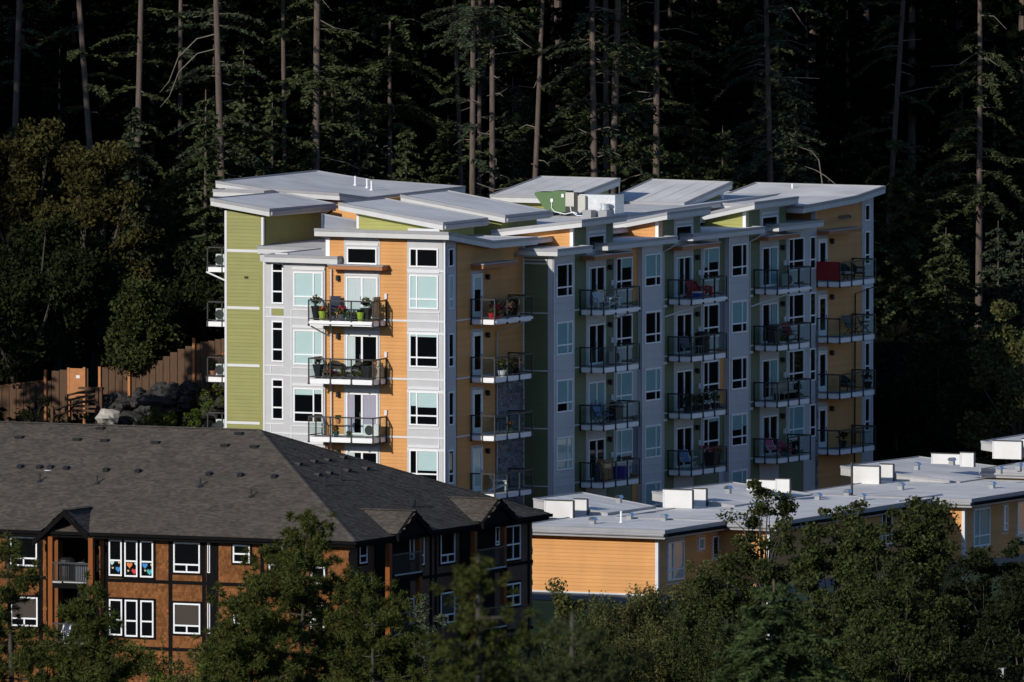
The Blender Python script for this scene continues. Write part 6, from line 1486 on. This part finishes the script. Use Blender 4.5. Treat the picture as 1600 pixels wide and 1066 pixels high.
# forest beyond and to the left of the frame: it shades the hillside
cp = [young_fir_parts(30, 4.2, 990 + k, w=.5, step=.6, gap=1.2, base=9)[:2] for k in range(2)]
ms = [(MB().tube([(0, 0, -1), (0, 0, 14), (.1, .1, 30)], [.26, .2, .04], 7).mesh('trunk', 'bark'), quads_mesh('crown', Q, 'needle_shaded')) for m, Q in cp]
rs = np.random.RandomState(5); n_ = 0
def bgfir(X, Y, s, label, group):
    g = tz(X, Y); o = thing('fir_tree', label, 'tree', (X, Y, g), rs.uniform(0, 6), group); a = ms[rs.randint(2)]; o.scale = (s, s, s)
    link('trunk', a[0], o); link('crown', a[1], o)
for D in np.arange(94, 190, 13):
    for l in np.arange(-44, 45, 8.0):
        x = l + rs.uniform(-3, 3); X = CAM[0] + FH[0] * (871 + D) + RT[0] * x; Y = CAM[1] + FH[1] * (871 + D) + RT[1] * x
        bgfir(X, Y, rs.uniform(.9, 1.4), 'dark fir deep in the forest behind the block', 'dark firs deep in the forest')
up_ = [young_fir_parts(13, 3.0, 970 + k, w=.22, step=.24, gap=.6) for k in range(3)]
us = [(m.mesh('trunk', 'bark'), quads_mesh('crown', Q, 'needle_shaded')) for k, (m, Q, br) in enumerate(up_)]
for D in (84, 94, 106, 122):
    for l in np.arange(-34, 36, 3.6):
        x = l + rs.uniform(-1.6, 1.6); d_ = D + rs.uniform(-4, 4); X = CAM[0] + FH[0] * (871 + d_) + RT[0] * x; Y = CAM[1] + FH[1] * (871 + d_) + RT[1] * x
        o = thing('young_fir', 'dark young fir in the shade under the tall firs', 'tree', (X, Y, tz(X, Y)), rs.uniform(0, 6), 'shaded young firs under the tall firs'); s = rs.uniform(.6, 1.25); o.scale = (s * 1.15, s * 1.15, s)
        a = us[rs.randint(3)]; link('trunk', a[0], o); link('crown', a[1], o)
for D in (46, 58, 70):
    for l in np.arange(-30, -9, 3.4):
        x = l + rs.uniform(-1.4, 1.4); d_ = D + rs.uniform(-4, 4); X = CAM[0] + FH[0] * (871 + d_) + RT[0] * x; Y = CAM[1] + FH[1] * (871 + d_) + RT[1] * x
        o = thing('young_fir', 'dark young fir in the shade behind the maples at the left', 'tree', (X, Y, tz(X, Y)), rs.uniform(0, 6), 'shaded young firs behind the maples'); s = rs.uniform(.6, 1.2); o.scale = (s * 1.15, s * 1.15, s)
        a = us[rs.randint(3)]; link('trunk', a[0], o); link('crown', a[1], o)
# unseen firs added at the left to shade the fence and forest
cs = young_fir_parts(24, 4.6, 985, w=.34, step=.38, gap=.75, base=4)
ct = (MB().tube([(0, 0, -1), (0, 0, 12), (.1, .1, 24)], [.25, .2, .04], 7).mesh('trunk', 'bark'), quads_mesh('crown', cs[1], 'needle_shaded'))
for X, Y, s in [(-10, 27.5, 1.05), (-13, 33, .95), (-8, 37, 1.0), (-18, 29, 1.1), (-12, 47, 1.9), (-4, 49, 2.1), (-18, 52, 2.3), (-6, 57, 2.4), (-26, 50, 2.3), (-14, 62, 2.5), (-30, 60, 2.5), (-2, 65, 1.9), (-22, 70, 1.9), (4, 74, 1.9), (-38, 48, 1.7)]:
    o = thing('fir_tree', 'unseen fir left of the picture, added to shade the slope', 'tree', (X, Y, tz(X, Y)), rs.uniform(0, 6), 'unseen firs added at the left for shade'); o.scale = (s, s, s); link('trunk', ct[0], o); link('crown', ct[1], o)
# low undergrowth that covers the slope
rs = np.random.RandomState(17); N = 52000
dd = rs.uniform(14, 170, N); ll = rs.uniform(-36, 36, N); X = CAM[0] + FH[0] * (871 + dd) + RT[0] * ll; Y = CAM[1] + FH[1] * (871 + dd) + RT[1] * ll
ok = (Y > 19) | (X > 56); X, Y = X[ok], Y[ok]; k = len(X); clump = .5 + .5 * np.sin(X * .9) * np.cos(Y * .8)
P = np.stack([X, Y, terr(X, Y) + rs.rand(k) ** 2 * (.3 + 1.1 * clump)], 1)
ug = link('undergrowth', quads_mesh('undergrowth', leaf_quads(P, .26, rs, .6, .4), 'needle_shaded')); ug['kind'] = 'stuff'
